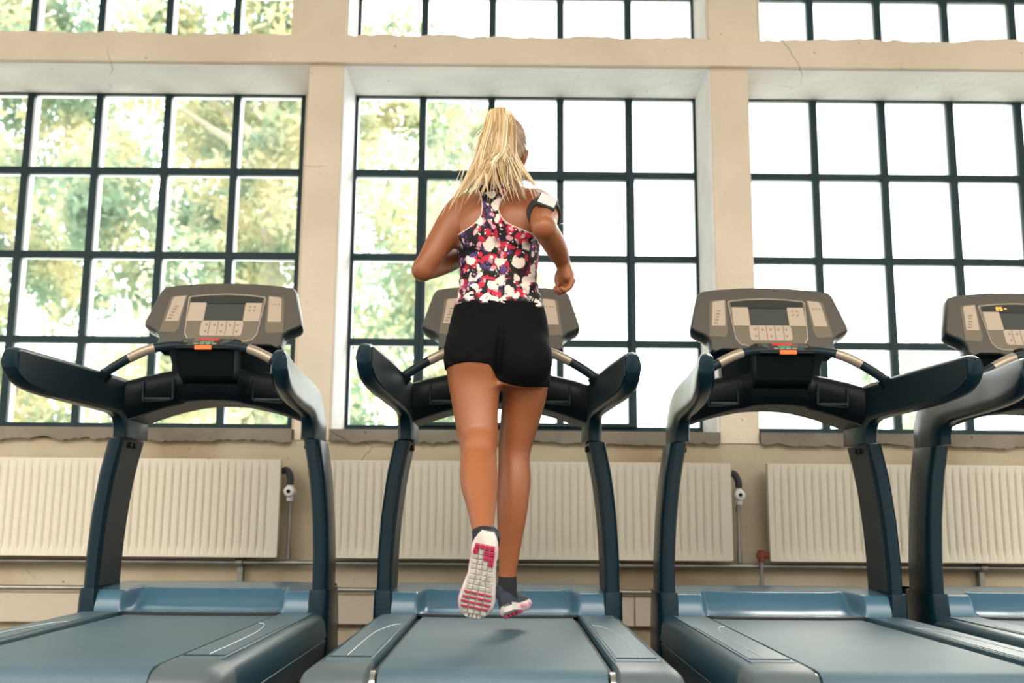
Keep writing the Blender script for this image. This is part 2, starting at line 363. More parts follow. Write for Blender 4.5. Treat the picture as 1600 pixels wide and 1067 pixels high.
#OUTSIDE
# ------------------------------------------------------------------ outside
tag(MB().grid(lambda u, v: (-60+120*u, YW+.47+80*v, -.3+.9*v*v+.25*math.sin(u*19)*v), 40, 20).build('ground_outside', 'grass'), kind='structure')
def tree(x, y, h, cr, n, m, label, seed, base=1.5):
    rnd = random.Random(seed); e_ = empty('tree', (x, y, -.1)); tag(e_, label, 'tree', 'trees beyond the windows')
    tr = MB().tube(smooth([(0, 0, 0), (.05, .1, h*.3), (-.1, 0, h*.6), (.1, .1, h*.9)]), [.22*(1-.9*i/18) for i in range(19)], 10)
    for k in range(7):
        a = rnd.uniform(0, 6.28); z0 = h*rnd.uniform(.25, .7); L = cr*rnd.uniform(.5, .9)
        tr.tube([(0, 0, z0), (L*.5*math.cos(a), L*.5*math.sin(a), z0+.4*L), (L*math.cos(a), L*math.sin(a), z0+.6*L)], [.08, .05, .02], 6)
    tr.build('trunk', 'bark', e_)
    c = MB(); cl = []
    for k in range(115):
        a = rnd.uniform(0, 6.28); rr = cr*math.sqrt(rnd.random()); t = rnd.random(); z = base+(h-base)*t
        rr *= math.sin(math.pi*(.12+.82*t))**.6
        cl.append((rr*math.cos(a), rr*math.sin(a), z, rnd.uniform(.3, .75)*cr/2.4))
    for i in range(n):
        X, Y, Z, s = cl[rnd.randrange(len(cl))]
        p = Vector((rnd.gauss(0, 1), rnd.gauss(0, 1), rnd.gauss(0, .8))); p = p/max(p.length, .001)*s*rnd.uniform(.5, 1.0)
        p += Vector((X, Y, Z)); u = Vector((rnd.gauss(0, 1), rnd.gauss(0, 1), rnd.gauss(0, 1))).normalized(); v = u.orthogonal().normalized()
        q = rnd.uniform(.055, .10); c.add([p-u*q, p+v*q*.5, p+u*q, p-v*q*.5], [(0, 1, 2, 3)])
    o = c.build('foliage', m, e_, fixn=False)
    return e_
tree(-3.0, 12.6, 9.0, 2.5, 28000, 'leaf', 'leafy green-gold tree filling the right half of the left window', 3)
tree(-8.0, 15.0, 9.2, 2.5, 24000, 'leaf', 'leafy green-gold tree at the far left of the left window', 5)
tree(-.9, 17.5, 7.6, 1.5, 9000, 'leaf', 'sunlit tree seen through the left panes of the middle window', 8)
tree(-5.6, 23, 11, 3.2, 22000, 'leaf', 'taller hazy tree standing behind the two trees of the left window', 9)
tree(7.6, 19, 4.0, 1.5, 5000, 'leaf2', 'pale small tree seen low through the right window', 12, .9)
hb = empty('building', (2, 60, 0)); tag(hb, 'pale long low building far beyond the windows', 'building')
MB().box(-6, 12, 0, 8, 0, 3.2).build('wall', 'house', hb); MB().prism([(-6.4, 3.2), (12.4, 3.2), (11, 4.2), (-5, 4.2)], 'y', -.3, 8.3).build('roof', 'winwhite', hb)

#TREADMILL
# ------------------------------------------------------------------ treadmill
Y0 = 3.9
def make_treadmill():
    T = empty('treadmill')
    y = lambda a: a-Y0
    # belt: flat top, rolled round the rear roller
    rings = []
    prof = [(3.86, .243), (3.0, .245), (2.56, .245), (2.53, .243), (2.505, .232), (2.490, .212), (2.488, .19), (2.50, .165), (2.53, .15), (3.0, .15), (3.86, .15)]
    b = MB().loft([[(x, y(p), q) for p, q in prof] for x in (-.27, -.09, .09, .27)]); b.build('running_belt', 'belt', T, ang=50)
    # under frame
    MB().box(-.40, .40, y(2.60), y(3.95), .06, .148).box(-.285, -.272, y(2.52), y(3.9), .14, .235).box(.272, .285, y(2.52), y(3.9), .14, .235).build('deck_frame', 'seam', T)
    for s in (-1, 1):
        MB().tube([(s*.31, y(2.75), 0), (s*.31, y(2.75), .07)], .03, 14).build('rear_foot', 'blk', T)
        MB().tube([(s*.34, y(4.2), 0), (s*.34, y(4.2), .07)], .03, 14).build('front_foot', 'blk', T)
        # side rail housing
        pr = [(.290, .06), (.290, .247), (.293, .252), (.405, .252), (.425, .248), (.440, .238), (.448, .222), (.452, .18), (.453, .165), (.449, .163), (.449, .158), (.452, .156), (.448, .10), (.42, .06)]
        MB().loft([[(s*p, y(yy), q) for p, q in pr] for yy in (2.60, 3.0, 3.5, 3.86, 4.02)]).build('side_rail', 'rail', T, ang=40)
        # textured step surface with an inset plate and a pale line
        sp_ = MB().box(min(s*.298, s*.412), max(s*.298, s*.412), y(2.615), y(3.80), .250, .2545).build('foot_rail_top', 'deckpl', T, bevel=.002)
        pts = []
        MB().loft([[(s*a, y(b_), q) for a, b_ in ((.306, 2.66), (.404, 2.66), (.404, 3.42), (.385, 3.50), (.352, 3.56), (.318, 3.58), (.306, 3.57))] for q in (.2546, .2562)]).build('step_plate', 'deckpl', sp_)
        MB().box(min(s*.304, s*.406), max(s*.304, s*.406), y(2.652), y(2.659), .2546, .2566).build('plate_edge', 'seam', sp_)
        lp = smooth([(s*.365, y(2.67), .2572), (s*.366, y(3.0), .2572), (s*.360, y(3.2), .2572), (s*.335, y(3.38), .2572), (s*.308, y(3.42), .2572)])
        MB().tube(lp, .0013, 4).build('pale_line', 'line', sp_)
        # rear cap
        rc = []
        for yy, dz, dx in ((2.60, 0, 0), (2.50, -.001, 0), (2.46, -.008, -.006), (2.43, -.03, -.018), (2.42, -.07, -.03)):
            rc.append([(s*(p+(dx if p > .35 else 0)), y(yy), max(.06, q+(dz if q > .15 else 0))) for p, q in [(.290, .06), (.290, .247), (.295, .2535), (.405, .2535), (.425, .249), (.441, .238), (.450, .220), (.454, .17), (.450, .10), (.42, .06)]])
        cp = MB().loft(rc).build('rear_end_cap', 'cap', T, ang=40)
        MB().tube([(s*.276, y(2.53), .2), (s*.289, y(2.53), .2)], .04, 16).build('roller_end', 'chrome', T)
        # mast boot
        xo = lambda z: interp(z, [0, .3, .45, .6, .75, .89], [.452, .449, .449, .441, .425, .399])
        def ring(z, xo_, xi, yf, yb, g=0):
            xo_ += g; xi -= g; yf -= g; yb += g; ym = (yf+yb)/2
            P = [(xi, yf+.012), (xi+.006, yf+.003), (xi+.02, yf), (xo_-.018, yf+.004), (xo_-.007, yf+.014), (xo_-.001, yf+.04), (xo_, ym), (xo_-.004, yb-.04), (xo_-.014, yb-.01), (xo_-.03, yb), (xi+.01, yb), (xi, yb-.01)]
            return [(s*a, y(c), z) for a, c in P]
        bt = MB().loft([ring(0.03, .452, .375, 3.83, 4.16, .004), ring(.2, .452, .38, 3.835, 4.14, .005), ring(.30, .450, .392, 3.84, 4.12, .006), ring(.332, .450, .394, 3.845, 4.115, .006)])
        bt.build('mast_boot', 'tm', T, ang=35)
        ms = MB().loft([ring(z, xo(z), xo(z)-interp(z, [.3, .9], [.055, .062]), interp(z, [.3, .9], [3.852, 3.862]), interp(z, [.3, .6, .9], [4.105, 4.09, 4.11])) for z in np.linspace(.32, .88, 15)])
        mast = ms.build('mast', 'tm', T, ang=35)
        # inner plate with two bolts
        MB().loft([[(s*(xo(z)-interp(z, [.3, .9], [.055, .062])-a), y(c), z) for a, c in ((.0, 3.885), (.003, 3.885), (.003, 4.085), (.0, 4.085))] for z in np.linspace(.34, .875, 8)]).build('inner_plate', 'tm2', mast)
        for by in (3.94, 3.985):
            MB().tube([(s*.345, y(by), .858), (s*.329, y(by), .858)], [.012, .009], 12).build('bolt', 'blk', mast)
        # arm casting: mast head sweeping back towards the runner
        I = smooth([(3.856, .884, 0), (3.852, .920, 0), (3.83, .948, 0), (3.79, .960, 0), (3.72, .964, 0), (3.5, .966, 0), (3.3, .970, 0), (3.18, .982, 0), (3.12, 1.005, 0), (3.09, 1.035, 0)], 5)
        O = smooth([(4.115, .884, 0), (4.12, .94, 0), (4.11, 1.02, 0), (4.05, 1.08, 0), (3.90, 1.104, 0), (3.6, 1.104, 0), (3.35, 1.104, 0), (3.2, 1.104, 0), (3.12, 1.102, 0), (3.09, 1.09, 0)], 5)
        rings = []
        for a, c in zip(I, O):
            mid = (a+c)/2; rr = []
            for tt, side in ((0.0, 0), (.03, -.7), (.12, -1), (.5, -1), (.88, -1), (.97, -.7), (1.0, 0), (.98, .55), (.90, .85), (.6, 1), (.3, 1.0), (.1, .8), (.02, .5)):
                q = a+(c-a)*tt
                yy = q.x if mid.y > .93 and mid.x < 3.99 else mid.x
                xc = interp(min(q.x, 3.99), [3.09, 3.2, 3.4, 3.65, 3.85, 4.0], [.413, .402, .380, .362, .354, .352])
                th = interp(q.y, [.86, .95, 1.1], [.036, .036, .014]) if side > 0 else interp(q.y, [.86, .95, 1.1], [.032, .028, .024])
                rr.append((s*(xc+side*th), y(q.x), q.y))
            rings.append(rr)
        arm = MB().loft(rings).build('side_handrail', 'tm', T, ang=45)
        # dark inner grip skin
        gr = []
        for i in range(18, len(I)-3):
            a, c = I[i], O[i]; rr = []
            for tt, dx in ((.10, .0), (.10, .003), (.86, .003), (.86, 0)):
                q = a+(c-a)*tt; xc = interp(min(q.x, 3.99), [3.09, 3.2, 3.4, 3.65, 3.85, 4.0], [.413, .402, .380, .362, .354, .352]); th = interp(q.y, [.86, .95, 1.1], [.032, .028, .024])
                rr.append((s*(xc-th-dx), y(q.x), q.y))
            gr.append(rr)
        MB().loft(gr).build('inner_grip_skin', 'grip', arm)
    # hood with scooped front
    def hf(u, v):
        x = -.400+.80*u; ax = abs(x)
        w_ = sst(.262, .300, ax)              # 0 in the scoop, 1 on the shoulders
        # v: 0..0.5 front rise, 0.5..0.85 top, ..1 nose down
        t_ = v/.45
        if t_ <= 1:
            yc = 3.812+.035*(ax/.3)**4 + .175*t_**.75; zc = .250+.076*(t_**1.9 if t_ > 0 else 0)
            ys = 3.835+.05*t_**1.4; zs = .250+.076*math.sin(t_*math.pi/2)**.9
            return (x, y(yc*(1-w_)+ys*w_), zc*(1-w_)+zs*w_)
        q = (v-.45)/.55; yy = (3.987*(1-w_)+3.885*w_); 
        if q < .6: return (x, y(yy+(4.36-yy)*q/.6), .326+.02*math.sin(q/.6*math.pi)*.6)
        qq = (q-.6)/.4; return (x, y(4.36+.10*math.sin(qq*math.pi/2)), .326-.28*(1-math.cos(qq*math.pi/2)))
    hd = MB().grid(hf, 120, 60)
    hd.build('motor_hood', 'hood', T, ang=60, fixn=False)
    MB().loft([[(x, y(3.80+.035*(abs(x)/.3)**4+dy), z) for dy, z in ((0, .2435), (0, .252), (.03, .252), (.03, .2435))] for x in np.linspace(-.29, .29, 25)]).build('hood_lip', 'seam', T)
    MB().box(-.39, .39, y(3.9), y(4.36), .05, .25).build('motor_tray', 'seam', T)
    # cross panel with arched underside
    zb = lambda x: .948+.075*(1-(abs(x)/.335)**2)**1.0 if abs(x) < .335 else .948
    zt = lambda x: interp(abs(x), [0, .1, .2, .28, .35], [1.145, 1.145, 1.132, 1.115, 1.092])
    yf = lambda x: interp(abs(x), [0, .1, .13, .25, .30, .35], [3.79, 3.79, 3.83, 3.84, 3.84, 3.82])
    rings = []
    for x in np.linspace(-.345, .345, 41):
        a, c, f_ = zb(x), zt(x), yf(x)
        rings.append([(x, y(f_+.06), a), (x, y(f_+.035), a+.006), (x, y(f_+.006), a+.035), (x, y(f_), a+.07), (x, y(f_), c-.03), (x, y(f_+.015), c-.008), (x, y(f_+.04), c), (x, y(4.06), c-.005), (x, y(4.10), c-.03), (x, y(4.10), a)])
    cr = MB().loft(rings).build('cross_panel', 'blk', T, ang=40)
    MB().loft([[(x, y(yf(x)+dy), zb(x)+dz) for dy, dz in ((.05, -.003), (.05, .003), (.26, .003), (.26, -.003))] for x in np.linspace(-.34, .34, 41)]).build('arch_trim', 'tm2', cr)
    for s in (-1, 1):
        # cup holder recess rims
        x0, x1 = .150, .262; fr = MB(); P = smooth([(s*x0, y(3.832), 1.10), (s*x0, y(3.832), 1.035), (s*(x0+.01), y(3.830), 1.024), (s*(x1-.012), y(3.830), 1.015), (s*x1, y(3.832), 1.024), (s*(x1+.002), y(3.834), 1.09)], 4)
        fr.tube(P, .0045, 6).build('cup_holder_rim', 'grip', cr)
        MB().box(min(s*.158, s*.255), max(s*.158, s*.255), y(3.826), y(3.85), 1.022, 1.03).build('cup_holder_ledge', 'tm2', cr)
    # control pod
    pod = MB()
    def pr_(x, k=0):
        return [(x, y(3.80), 1.075+k*.0), (x, y(3.735), 1.10), (x, y(3.695), 1.185), (x, y(3.672), 1.192), (x, y(3.674), 1.200), (x, y(3.765), 1.243), (x, y(3.785), 1.24), (x, y(3.85), 1.12), (x, y(3.85), 1.08)]
    pts = []
    for x, g in ((-.108, .010), (-.100, .002), (-.09, 0), (.09, 0), (.100, .002), (.108, .010)):
        sc = [(a[0]*(1 if a[2] > 1.15 else .93), a[1]+(g*.5 if i in (2, 3, 4) else 0), a[2]-(g if i in (4, 5) else 0)) for i, a in enumerate(pr_(x))]
        pts.append(sc)
    po = pod.loft(pts).build('control_pod', 'blk', T, bevel=.004)
    # face items on the slanted top (plane from (3.674,1.200) to (3.765,1.243))
    def face(x0, x1, a, b_, m, name, par, h=.002):
        n_ = Vector((0, -.043, .091)).normalized()
        def P(x, t, hh): q = Vector((x, y(3.674+.091*t), 1.200+.043*t))+n_*hh; return tuple(q)
        MB().loft([[P(x0, a, .0002), P(x0, b_, .0002), P(x0, b_, h), P(x0, a, h)], [P(x1, a, .0002), P(x1, b_, .0002), P(x1, b_, h), P(x1, a, h)]]).build(name, m, par)
    fp = MB()
    face(-.09, .09, .08, .92, 'screen', 'button_field', po, .001)
    face(-.036, .036, .70, .92, 'red', 'stop_button', po, .003)
    face(-.022, .024, .44, .58, 'green', 'start_button', po, .003)
    for i in range(4): face(-.042+.022*i, -.026+.022*i, .24, .34, 'key', 'speed_button', po, .0025)
    for s in (-1, 1): face(min(s*.058, s*.078), max(s*.058, s*.078), .3, .85, 'cap', 'arrow_button', po, .0025)
    MB().box(-.030, .032, y(3.666), y(3.68), 1.186, 1.203).build('safety_key', 'orange', po, bevel=.003)
    # crossbar with pulse sensors
    for s in (-1, 1):
        P = smooth([(s*.352, y(3.66), 1.078), (s*.325, y(3.655), 1.107), (s*.24, y(3.65), 1.158), (s*.17, y(3.66), 1.189), (s*.10, y(3.69), 1.203), (s*.05, y(3.72), 1.20)], 6)
        cb = MB().tube(P, .0165, 16).build('crossbar', 'grip', T)
        k0, k1 = 11, 19
        MB().tube(P[k0:k1], .0178, 16).build('pulse_sensor', 'sensor', cb)
        MB().tube([(s*.352, y(3.66), 1.073), (s*.333, y(3.657), 1.099)], .023, 16).build('crossbar_collar', 'blk', cb)
    # console -------------------------------------------------
    N = Vector((0, -.27, .115)).normalized()      # outward normal is toward the runner
    N = Vector((0, -.92, -.0)).normalized(); up_ = Vector((0, .115, .27)).normalized(); N = Vector((0, -up_.z, up_.y))
    org = Vector((0, y(3.872), 1.225))
    def cp(x, w_, d=0): return tuple(org + Vector((x, 0, 0)) + up_*w_ + N*(d-abs(x)**2*.15*0))
    half = [(.0, .004), (.10, .004), (.12, .012), (.20, .012), (.226, .0), (.238, .008), (.238, .045), (.243, .062), (.262, .080), (.296, .098), (.305, .108), (.305, .122), (.270, .262), (.258, .281), (.20, .292), (.1, .301), (0, .304)]
    outl = half + [(-a, b_) for a, b_ in half[-2:0:-1]]
    sc_ = lambda f, d: [cp(a*f, .15+(b_-.15)*f, d) for a, b_ in outl]
    shell = MB().loft([sc_(.90, -.085), sc_(.985, -.06), sc_(1.0, -.035), sc_(1.0, -.01), sc_(.992, -.003)]).build('console', 'tm', T, ang=40)
    fc = MB().loft([sc_(.988, -.004), sc_(.985, .002), sc_(.972, .006)]).build('console_face', 'con', shell, ang=40)
    def patch(poly, d0, d1, name, m, par): return MB().loft([[cp(a, b_, d0) for a, b_ in poly], [cp(a, b_, d1) for a, b_ in poly]]).build(name, m, par)
    def rr(x0, x1, w0, w1, r=.006, sk=0):
        P = []
        for cx_, cy_, a0 in ((x1-r, w1-r, 0), (x0+r, w1-r, 90), (x0+r, w0+r, 180), (x1-r, w0+r, 270)):
            for k in range(4): a = R(a0+30*k); P.append((cx_+r*math.cos(a), cy_+r*math.sin(a)))
        return [(a+sk*(b_-w0), b_) for a, b_ in P]
    for s in (-1, 1):
        P = [(s*.158, .242), (s*.212, .236), (s*.222, .228), (s*.238, .070), (s*.176, .066), (s*.166, .09)]
        patch(P, .005, .0068, 'side_inset', 'con2', fc)
        sp2 = patch([(s*.163, .238), (s*.206, .232), (s*.212, .226), (s*.224, .118), (s*.172, .118)], .0068, .0078, 'side_keypad', 'key', fc)
        for k in range(5 if s < 0 else 3):
            if s < 0: patch(rr(-.216+.004*(k), -.200+.004*k+.0, .128+.014*k, .133+.014*k, .0015), .0078, .0086, 'key_mark', 'keymark', sp2)
            else: patch(rr(.176+.013*k, .182+.013*k, .196, .202, .0015), .0078, .0086, 'key_mark', 'keymark', sp2)
    # framed centre panel
    cen = [(-.146, .236), (-.08, .245), (0, .249), (.08, .245), (.146, .236), (.152, .228), (.140, .06), (.125, .035), (.10, .026), (-.10, .026), (-.125, .035), (-.140, .06), (-.152, .228)]
    patch(cen, .005, .0075, 'panel_rim', 'conrim', fc)
    cin = [(a*.975, .14+(b_-.14)*.965) for a, b_ in cen]
    pn = patch(cin, .006, .0085, 'centre_panel', 'con2', fc)
    patch([(-.140, .206), (.140, .206), (.142, .229), (.08, .237), (0, .2405), (-.08, .237), (-.142, .229)], .0085, .0092, 'display_strip', 'darkstrip', pn)
    patch(rr(-.140, -.076, .118, .204, .002), .0085, .0098, 'left_keypad', 'key', pn)
    rk = patch(rr(.076, .140, .118, .204, .002), .0085, .0098, 'right_keypad', 'key', pn)
    bk = patch(rr(-.082, .080, .050, .120, .012), .0085, .0098, 'lower_keypad', 'key', pn)
    patch(rr(-.074, .074, .120, .200, .002), .0085, .0105, 'screen', 'screen', pn)
    patch(rr(-.076, .076, .198, .205, .002), .0085, .0125, 'screen_shade', 'seam', pn)
    for i in range(5):
        patch(rr(-.064+.030*i, -.056+.030*i, .096, .104, .002), .0098, .0106, 'key_mark', 'keymark', bk)
        if i % 2 == 0: patch(rr(-.064+.030*i, -.056+.030*i, .066, .074, .002), .0098, .0106, 'key_mark', 'keymark', bk)
        if i: patch([(-.082+.0324*i, .054), (-.080+.0324*i, .054), (-.080+.0324*i, .118), (-.082+.0324*i, .118)], .0098, .0102, 'key_groove', 'con', bk)
    for i in range(2):
        for j in range(2): patch(rr(.092+.018*i, .100+.018*i, .165+.018*j, .171+.018*j, .0015), .0098, .0106, 'key_mark', 'keymark', rk)
    # bracket joining the console to the cross panel
    MB().loft([[(x*k_, y(yy+dy), z) for x, dy in ((-.17, 0), (.17, 0), (.17, .06), (-.17, .06))] for z, yy, k_ in ((1.10, 3.92, 1.1), (1.17, 3.92, 1.12), (1.235, 3.90, 1.2), (1.26, 3.92, 1.2))]).build('console_neck', 'blk', T, bevel=.004)
    return T
T1 = make_treadmill()
LABS = ['leftmost treadmill, empty, black and slate with an orange key on its pod', 'centre treadmill that the blonde woman is running on', 'empty treadmill to the right of the running woman', 'rightmost treadmill, cut off by the right edge, amber digits lit on its console']
POS = [(-1.104, 3.90), (-.03, 3.90), (1.012, 3.90), (2.02, 3.95)]
TS = [T1]
for i in range(1, 4): TS.append(copy_tree(T1))
for t_, (x, yy), lb in zip(TS, POS, LABS):
    t_.location = (x, yy, 0); tag(t_, lb, 'treadmill', 'row of treadmills')

for ch in TS[1].children:
    if ch.name.startswith('side_handrail') and ch.data.vertices[0].co.x < 0:
        a = R(-1.6); piv = Vector((0, 0, .95)); rm = Matrix.Rotation(a, 4, 'X'); ch.matrix_local = Matrix.Translation(piv) @ rm @ Matrix.Translation(-piv)
# lit amber digits on the rightmost console: "25" and a dash
cons = [c for c in TS[3].children if c.name.startswith('console') and not c.name.startswith('console_neck')][0]
up_ = Vector((0, .115, .27)).normalized(); N_ = Vector((0, -up_.z, up_.y)); org = Vector((0, 3.872-Y0, 1.225))
SEG = {'a': (0, 1, 1, 1), 'd': (0, 0, 1, 0), 'g': (0, .5, 1, .5), 'f': (0, .5, 0, 1), 'b': (1, .5, 1, 1), 'e': (0, 0, 0, .5), 'c': (1, 0, 1, .5)}
def digit(x0, segs):
    m_ = MB(); wd, ht, tk = .008, .014, .0011
    for g_ in segs:
        a, b_, c, d_ = SEG[g_]; pa = (x0+a*wd, .2125+b_*ht); pc = (x0+c*wd, .2125+d_*ht)
        q = [(min(pa[0], pc[0])-tk, min(pa[1], pc[1])-tk), (max(pa[0], pc[0])+tk, min(pa[1], pc[1])-tk), (max(pa[0], pc[0])+tk, max(pa[1], pc[1])+tk), (min(pa[0], pc[0])-tk, max(pa[1], pc[1])+tk)]
        m_.loft([[tuple(org+Vector((u, 0, 0))+up_*v+N_*h) for u, v in q] for h in (.0092, .0098)])
    o = m_.build('amber_digit', 'led', cons)
digit(-.082, 'abged'); digit(-.068, 'afgcd'); digit(-.050, 'g')

#PERSON
# ------------------------------------------------------------------ the running woman (signed distance body, meshed by surface nets)
class Field:
    def __init__(s, lo, hi, h):
        s.lo = np.array(lo, float); s.h = h; s.n = np.ceil((np.array(hi)-s.lo)/h).astype(int)+1
        s.ax = [(s.lo[i]+h*np.arange(s.n[i])).astype(np.float32) for i in range(3)]
        s.d = np.full(tuple(s.n), .2, np.float32)
    def sub(s, lo, hi):
        a = np.maximum(((np.array(lo)-s.lo)/s.h).astype(int), 0); b = np.minimum(((np.array(hi)-s.lo)/s.h).astype(int)+2, s.n)
        sl = tuple(slice(int(a[i]), int(b[i])) for i in range(3))
        g = (s.ax[0][sl[0]][:, None, None], s.ax[1][sl[1]][None, :, None], s.ax[2][sl[2]][None, None, :])
        return sl, g
    def union(s, sl, d, k):
        c = s.d[sl]
        if k <= 0: s.d[sl] = np.minimum(c, d); return
        h = np.maximum(k-np.abs(c-d), 0)/k
        s.d[sl] = np.minimum(c, d)-h*h*k*.25
def cone(F, a, b, r1, r2, k=.02, grp=None):
    a = np.array(a, float); b = np.array(b, float); m = max(r1, r2)+k+.02
    sl, (X, Y, Z) = F.sub(np.minimum(a, b)-m, np.maximum(a, b)+m)
    ba = b-a; L2 = float(ba@ba); 
    t = np.clip(((X-a[0])*ba[0]+(Y-a[1])*ba[1]+(Z-a[2])*ba[2])/L2, 0, 1)
    d = np.sqrt((X-a[0]-t*ba[0])**2+(Y-a[1]-t*ba[1])**2+(Z-a[2]-t*ba[2])**2)-(r1+(r2-r1)*t)
    F.union(sl, d.astype(np.float32), k)
def chain(F, pts, rs, k=.012, k0=None, n=4):
    """one tapered limb through the joints (radius splined with the path), then blended into the field"""
    P = smooth(pts, n); m_ = len(P); rr = smooth([(r_, 0, 0) for r_ in rs], n); rr = [q.x for q in rr]
    kk = k0 if k0 is not None else k; mg = max(rs)+kk+.02; A = np.array([tuple(p) for p in P])
    sl, (X, Y, Z) = F.sub(A.min(0)-mg, A.max(0)+mg); D = None
    for i in range(m_-1):
        a, b = A[i], A[i+1]; ba = b-a; L2 = float(ba@ba)+1e-12
        t = np.clip(((X-a[0])*ba[0]+(Y-a[1])*ba[1]+(Z-a[2])*ba[2])/L2, 0, 1)
        d = (np.sqrt((X-a[0]-t*ba[0])**2+(Y-a[1]-t*ba[1])**2+(Z-a[2]-t*ba[2])**2)-(rr[i]+(rr[i+1]-rr[i])*t)).astype(np.float32)
        D = d if D is None else np.minimum(D, d)
    F.union(sl, D, kk)
def ell(F, c, r, k=.02, rot=None):
    m = max(r)+k+.02; c = np.array(c, float)
    sl, (X, Y, Z) = F.sub(c-m, c+m)
    x, y_, z = X-c[0], Y-c[1], Z-c[2]
    if rot is not None:
        Q = np.array(Matrix.Rotation(rot[0], 3, rot[1])).T
        x, y_, z = (Q[0, 0]*x+Q[0, 1]*y_+Q[0, 2]*z, Q[1, 0]*x+Q[1, 1]*y_+Q[1, 2]*z, Q[2, 0]*x+Q[2, 1]*y_+Q[2, 2]*z)
    k0 = np.sqrt((x/r[0])**2+(y_/r[1])**2+(z/r[2])**2); k1 = np.sqrt((x/r[0]**2)**2+(y_/r[1]**2)**2+(z/r[2]**2)**2)+1e-6
    F.union(sl, (k0*(k0-1)/k1).astype(np.float32), k)
def nets(F, d, name, m, parent, smooth_it=2):
    ins = d < 0; nx, ny, nz = d.shape
    cnt = np.zeros((nx-1, ny-1, nz-1), np.int8)
    for i in (0, 1):
        for j in (0, 1):
            for k in (0, 1): cnt += ins[i:nx-1+i, j:ny-1+j, k:nz-1+k]
    act = (cnt > 0) & (cnt < 8); idx = np.full(act.shape, -1, np.int32); cells = np.argwhere(act); idx[act] = np.arange(len(cells))
    P = np.zeros((len(cells), 3)); W_ = np.zeros(len(cells))
    cor = [(i, j, k) for i in (0, 1) for j in (0, 1) for k in (0, 1)]
    D = {c: d[cells[:, 0]+c[0], cells[:, 1]+c[1], cells[:, 2]+c[2]] for c in cor}
    for a in cor:
        for ax in range(3):
            if a[ax] == 0:
                b = list(a); b[ax] = 1; b = tuple(b); da, db = D[a], D[b]; mk = (da < 0) != (db < 0)
                t = np.where(mk, da/np.where(mk, da-db, 1), 0)
                for q in range(3): P[:, q] += mk*(a[q]+(t if q == ax else 0))
                W_ += mk
    P = (P/W_[:, None]+cells)*F.h+F.lo
    quads = []
    for ax in range(3):
        u, v = (ax+1) % 3, (ax+2) % 3
        s0 = [slice(None)]*3; s1 = [slice(None)]*3; s0[ax] = slice(0, -1); s1[ax] = slice(1, None)
        A = ins[tuple(s0)]; B = ins[tuple(s1)]; e = np.argwhere(A != B); e = e[(e[:, u] > 0) & (e[:, v] > 0) & (e[:, u] < d.shape[u]-1) & (e[:, v] < d.shape[v]-1)]
        fl = A[e[:, 0], e[:, 1], e[:, 2]]
        def g(du, dv):
            q = e.copy(); q[:, u] -= du; q[:, v] -= dv; return idx[q[:, 0], q[:, 1], q[:, 2]]
        Q = np.stack([g(1, 1), g(0, 1), g(0, 0), g(1, 0)], 1); Q[~fl] = Q[~fl][:, ::-1]; quads.append(Q)
    Q = np.concatenate(quads); Q = Q[(Q >= 0).all(1)]
    me = bpy.data.meshes.new(name); me.vertices.add(len(P)); me.vertices.foreach_set('co', P.astype(np.float32).ravel())
    me.loops.add(len(Q)*4); me.loops.foreach_set('vertex_index', Q.astype(np.int32).ravel())
    me.polygons.add(len(Q)); me.polygons.foreach_set('loop_start', np.arange(0, len(Q)*4, 4, dtype=np.int32)); me.polygons.foreach_set('loop_total', np.full(len(Q), 4, np.int32))
    me.update(calc_edges=True); me.validate(); me.shade_smooth(); me.materials.append(M[m])
    o = bpy.data.objects.new(name, me); COL.objects.link(o)
    if parent: o.parent = parent
    if smooth_it: mo = o.modifiers.new('relax', 'SMOOTH'); mo.factor = .5; mo.iterations = smooth_it
    return o

def skin_mat():
    m = mat('tanned_skin', (.285, .096, .034), .42, spec=.4, var=.10, vscale=6, var_col=(.245, .078, .027), bump=.04, bscale=260, sss=.10, coat=.12)
    m.node_tree.nodes['Principled BSDF'].inputs['Coat Roughness'].default_value = .3
    return m
M['skin'] = skin_mat()
M['shorts'] = mat('black_jersey', (.0025, .003, .0035), .8, spec=.1, bump=.1, bscale=500)
M['sock'] = mat('black_sock', (.008, .01, .012), .9, bump=.3, bscale=600)
M['navy'] = mat('navy_mesh_upper', (.012, .020, .035), .6, bump=.4, bscale=700)
M['soleW'] = mat('off_white_sole', (.62, .58, .52), .6, var=.25, vscale=40)
M['lug'] = mat('worn_grey_lug', (.50, .46, .40), .65, var=.4, vscale=60, var_col=(.32, .29, .25))
M['magenta'] = mat('magenta_rubber', (.42, .015, .07), .5, var=.3, vscale=50)
M['pinkmid'] = mat('pink_midsole', (.65, .06, .22), .5, var=.6, vscale=26, var_col=(.75, .62, .62))
M['groove'] = mat('sole_groove', (.10, .09, .08), .8)
M['phone'] = mat('silver_phone_window', (.60, .60, .60), .2, coat=.6)
M['strap'] = mat('black_neoprene', (.012, .012, .013), .6)
M['wire'] = mat('white_wire', (.75, .70, .62), .4)
M['gum'] = mat('cream_piping', (.66, .55, .48), .6)
M['eye'] = mat('eye_white', (.7, .7, .68), .2); M['lip'] = mat('lips', (.40, .12, .09), .4); M['brow'] = mat('eyebrow', (.22, .13, .06), .7)
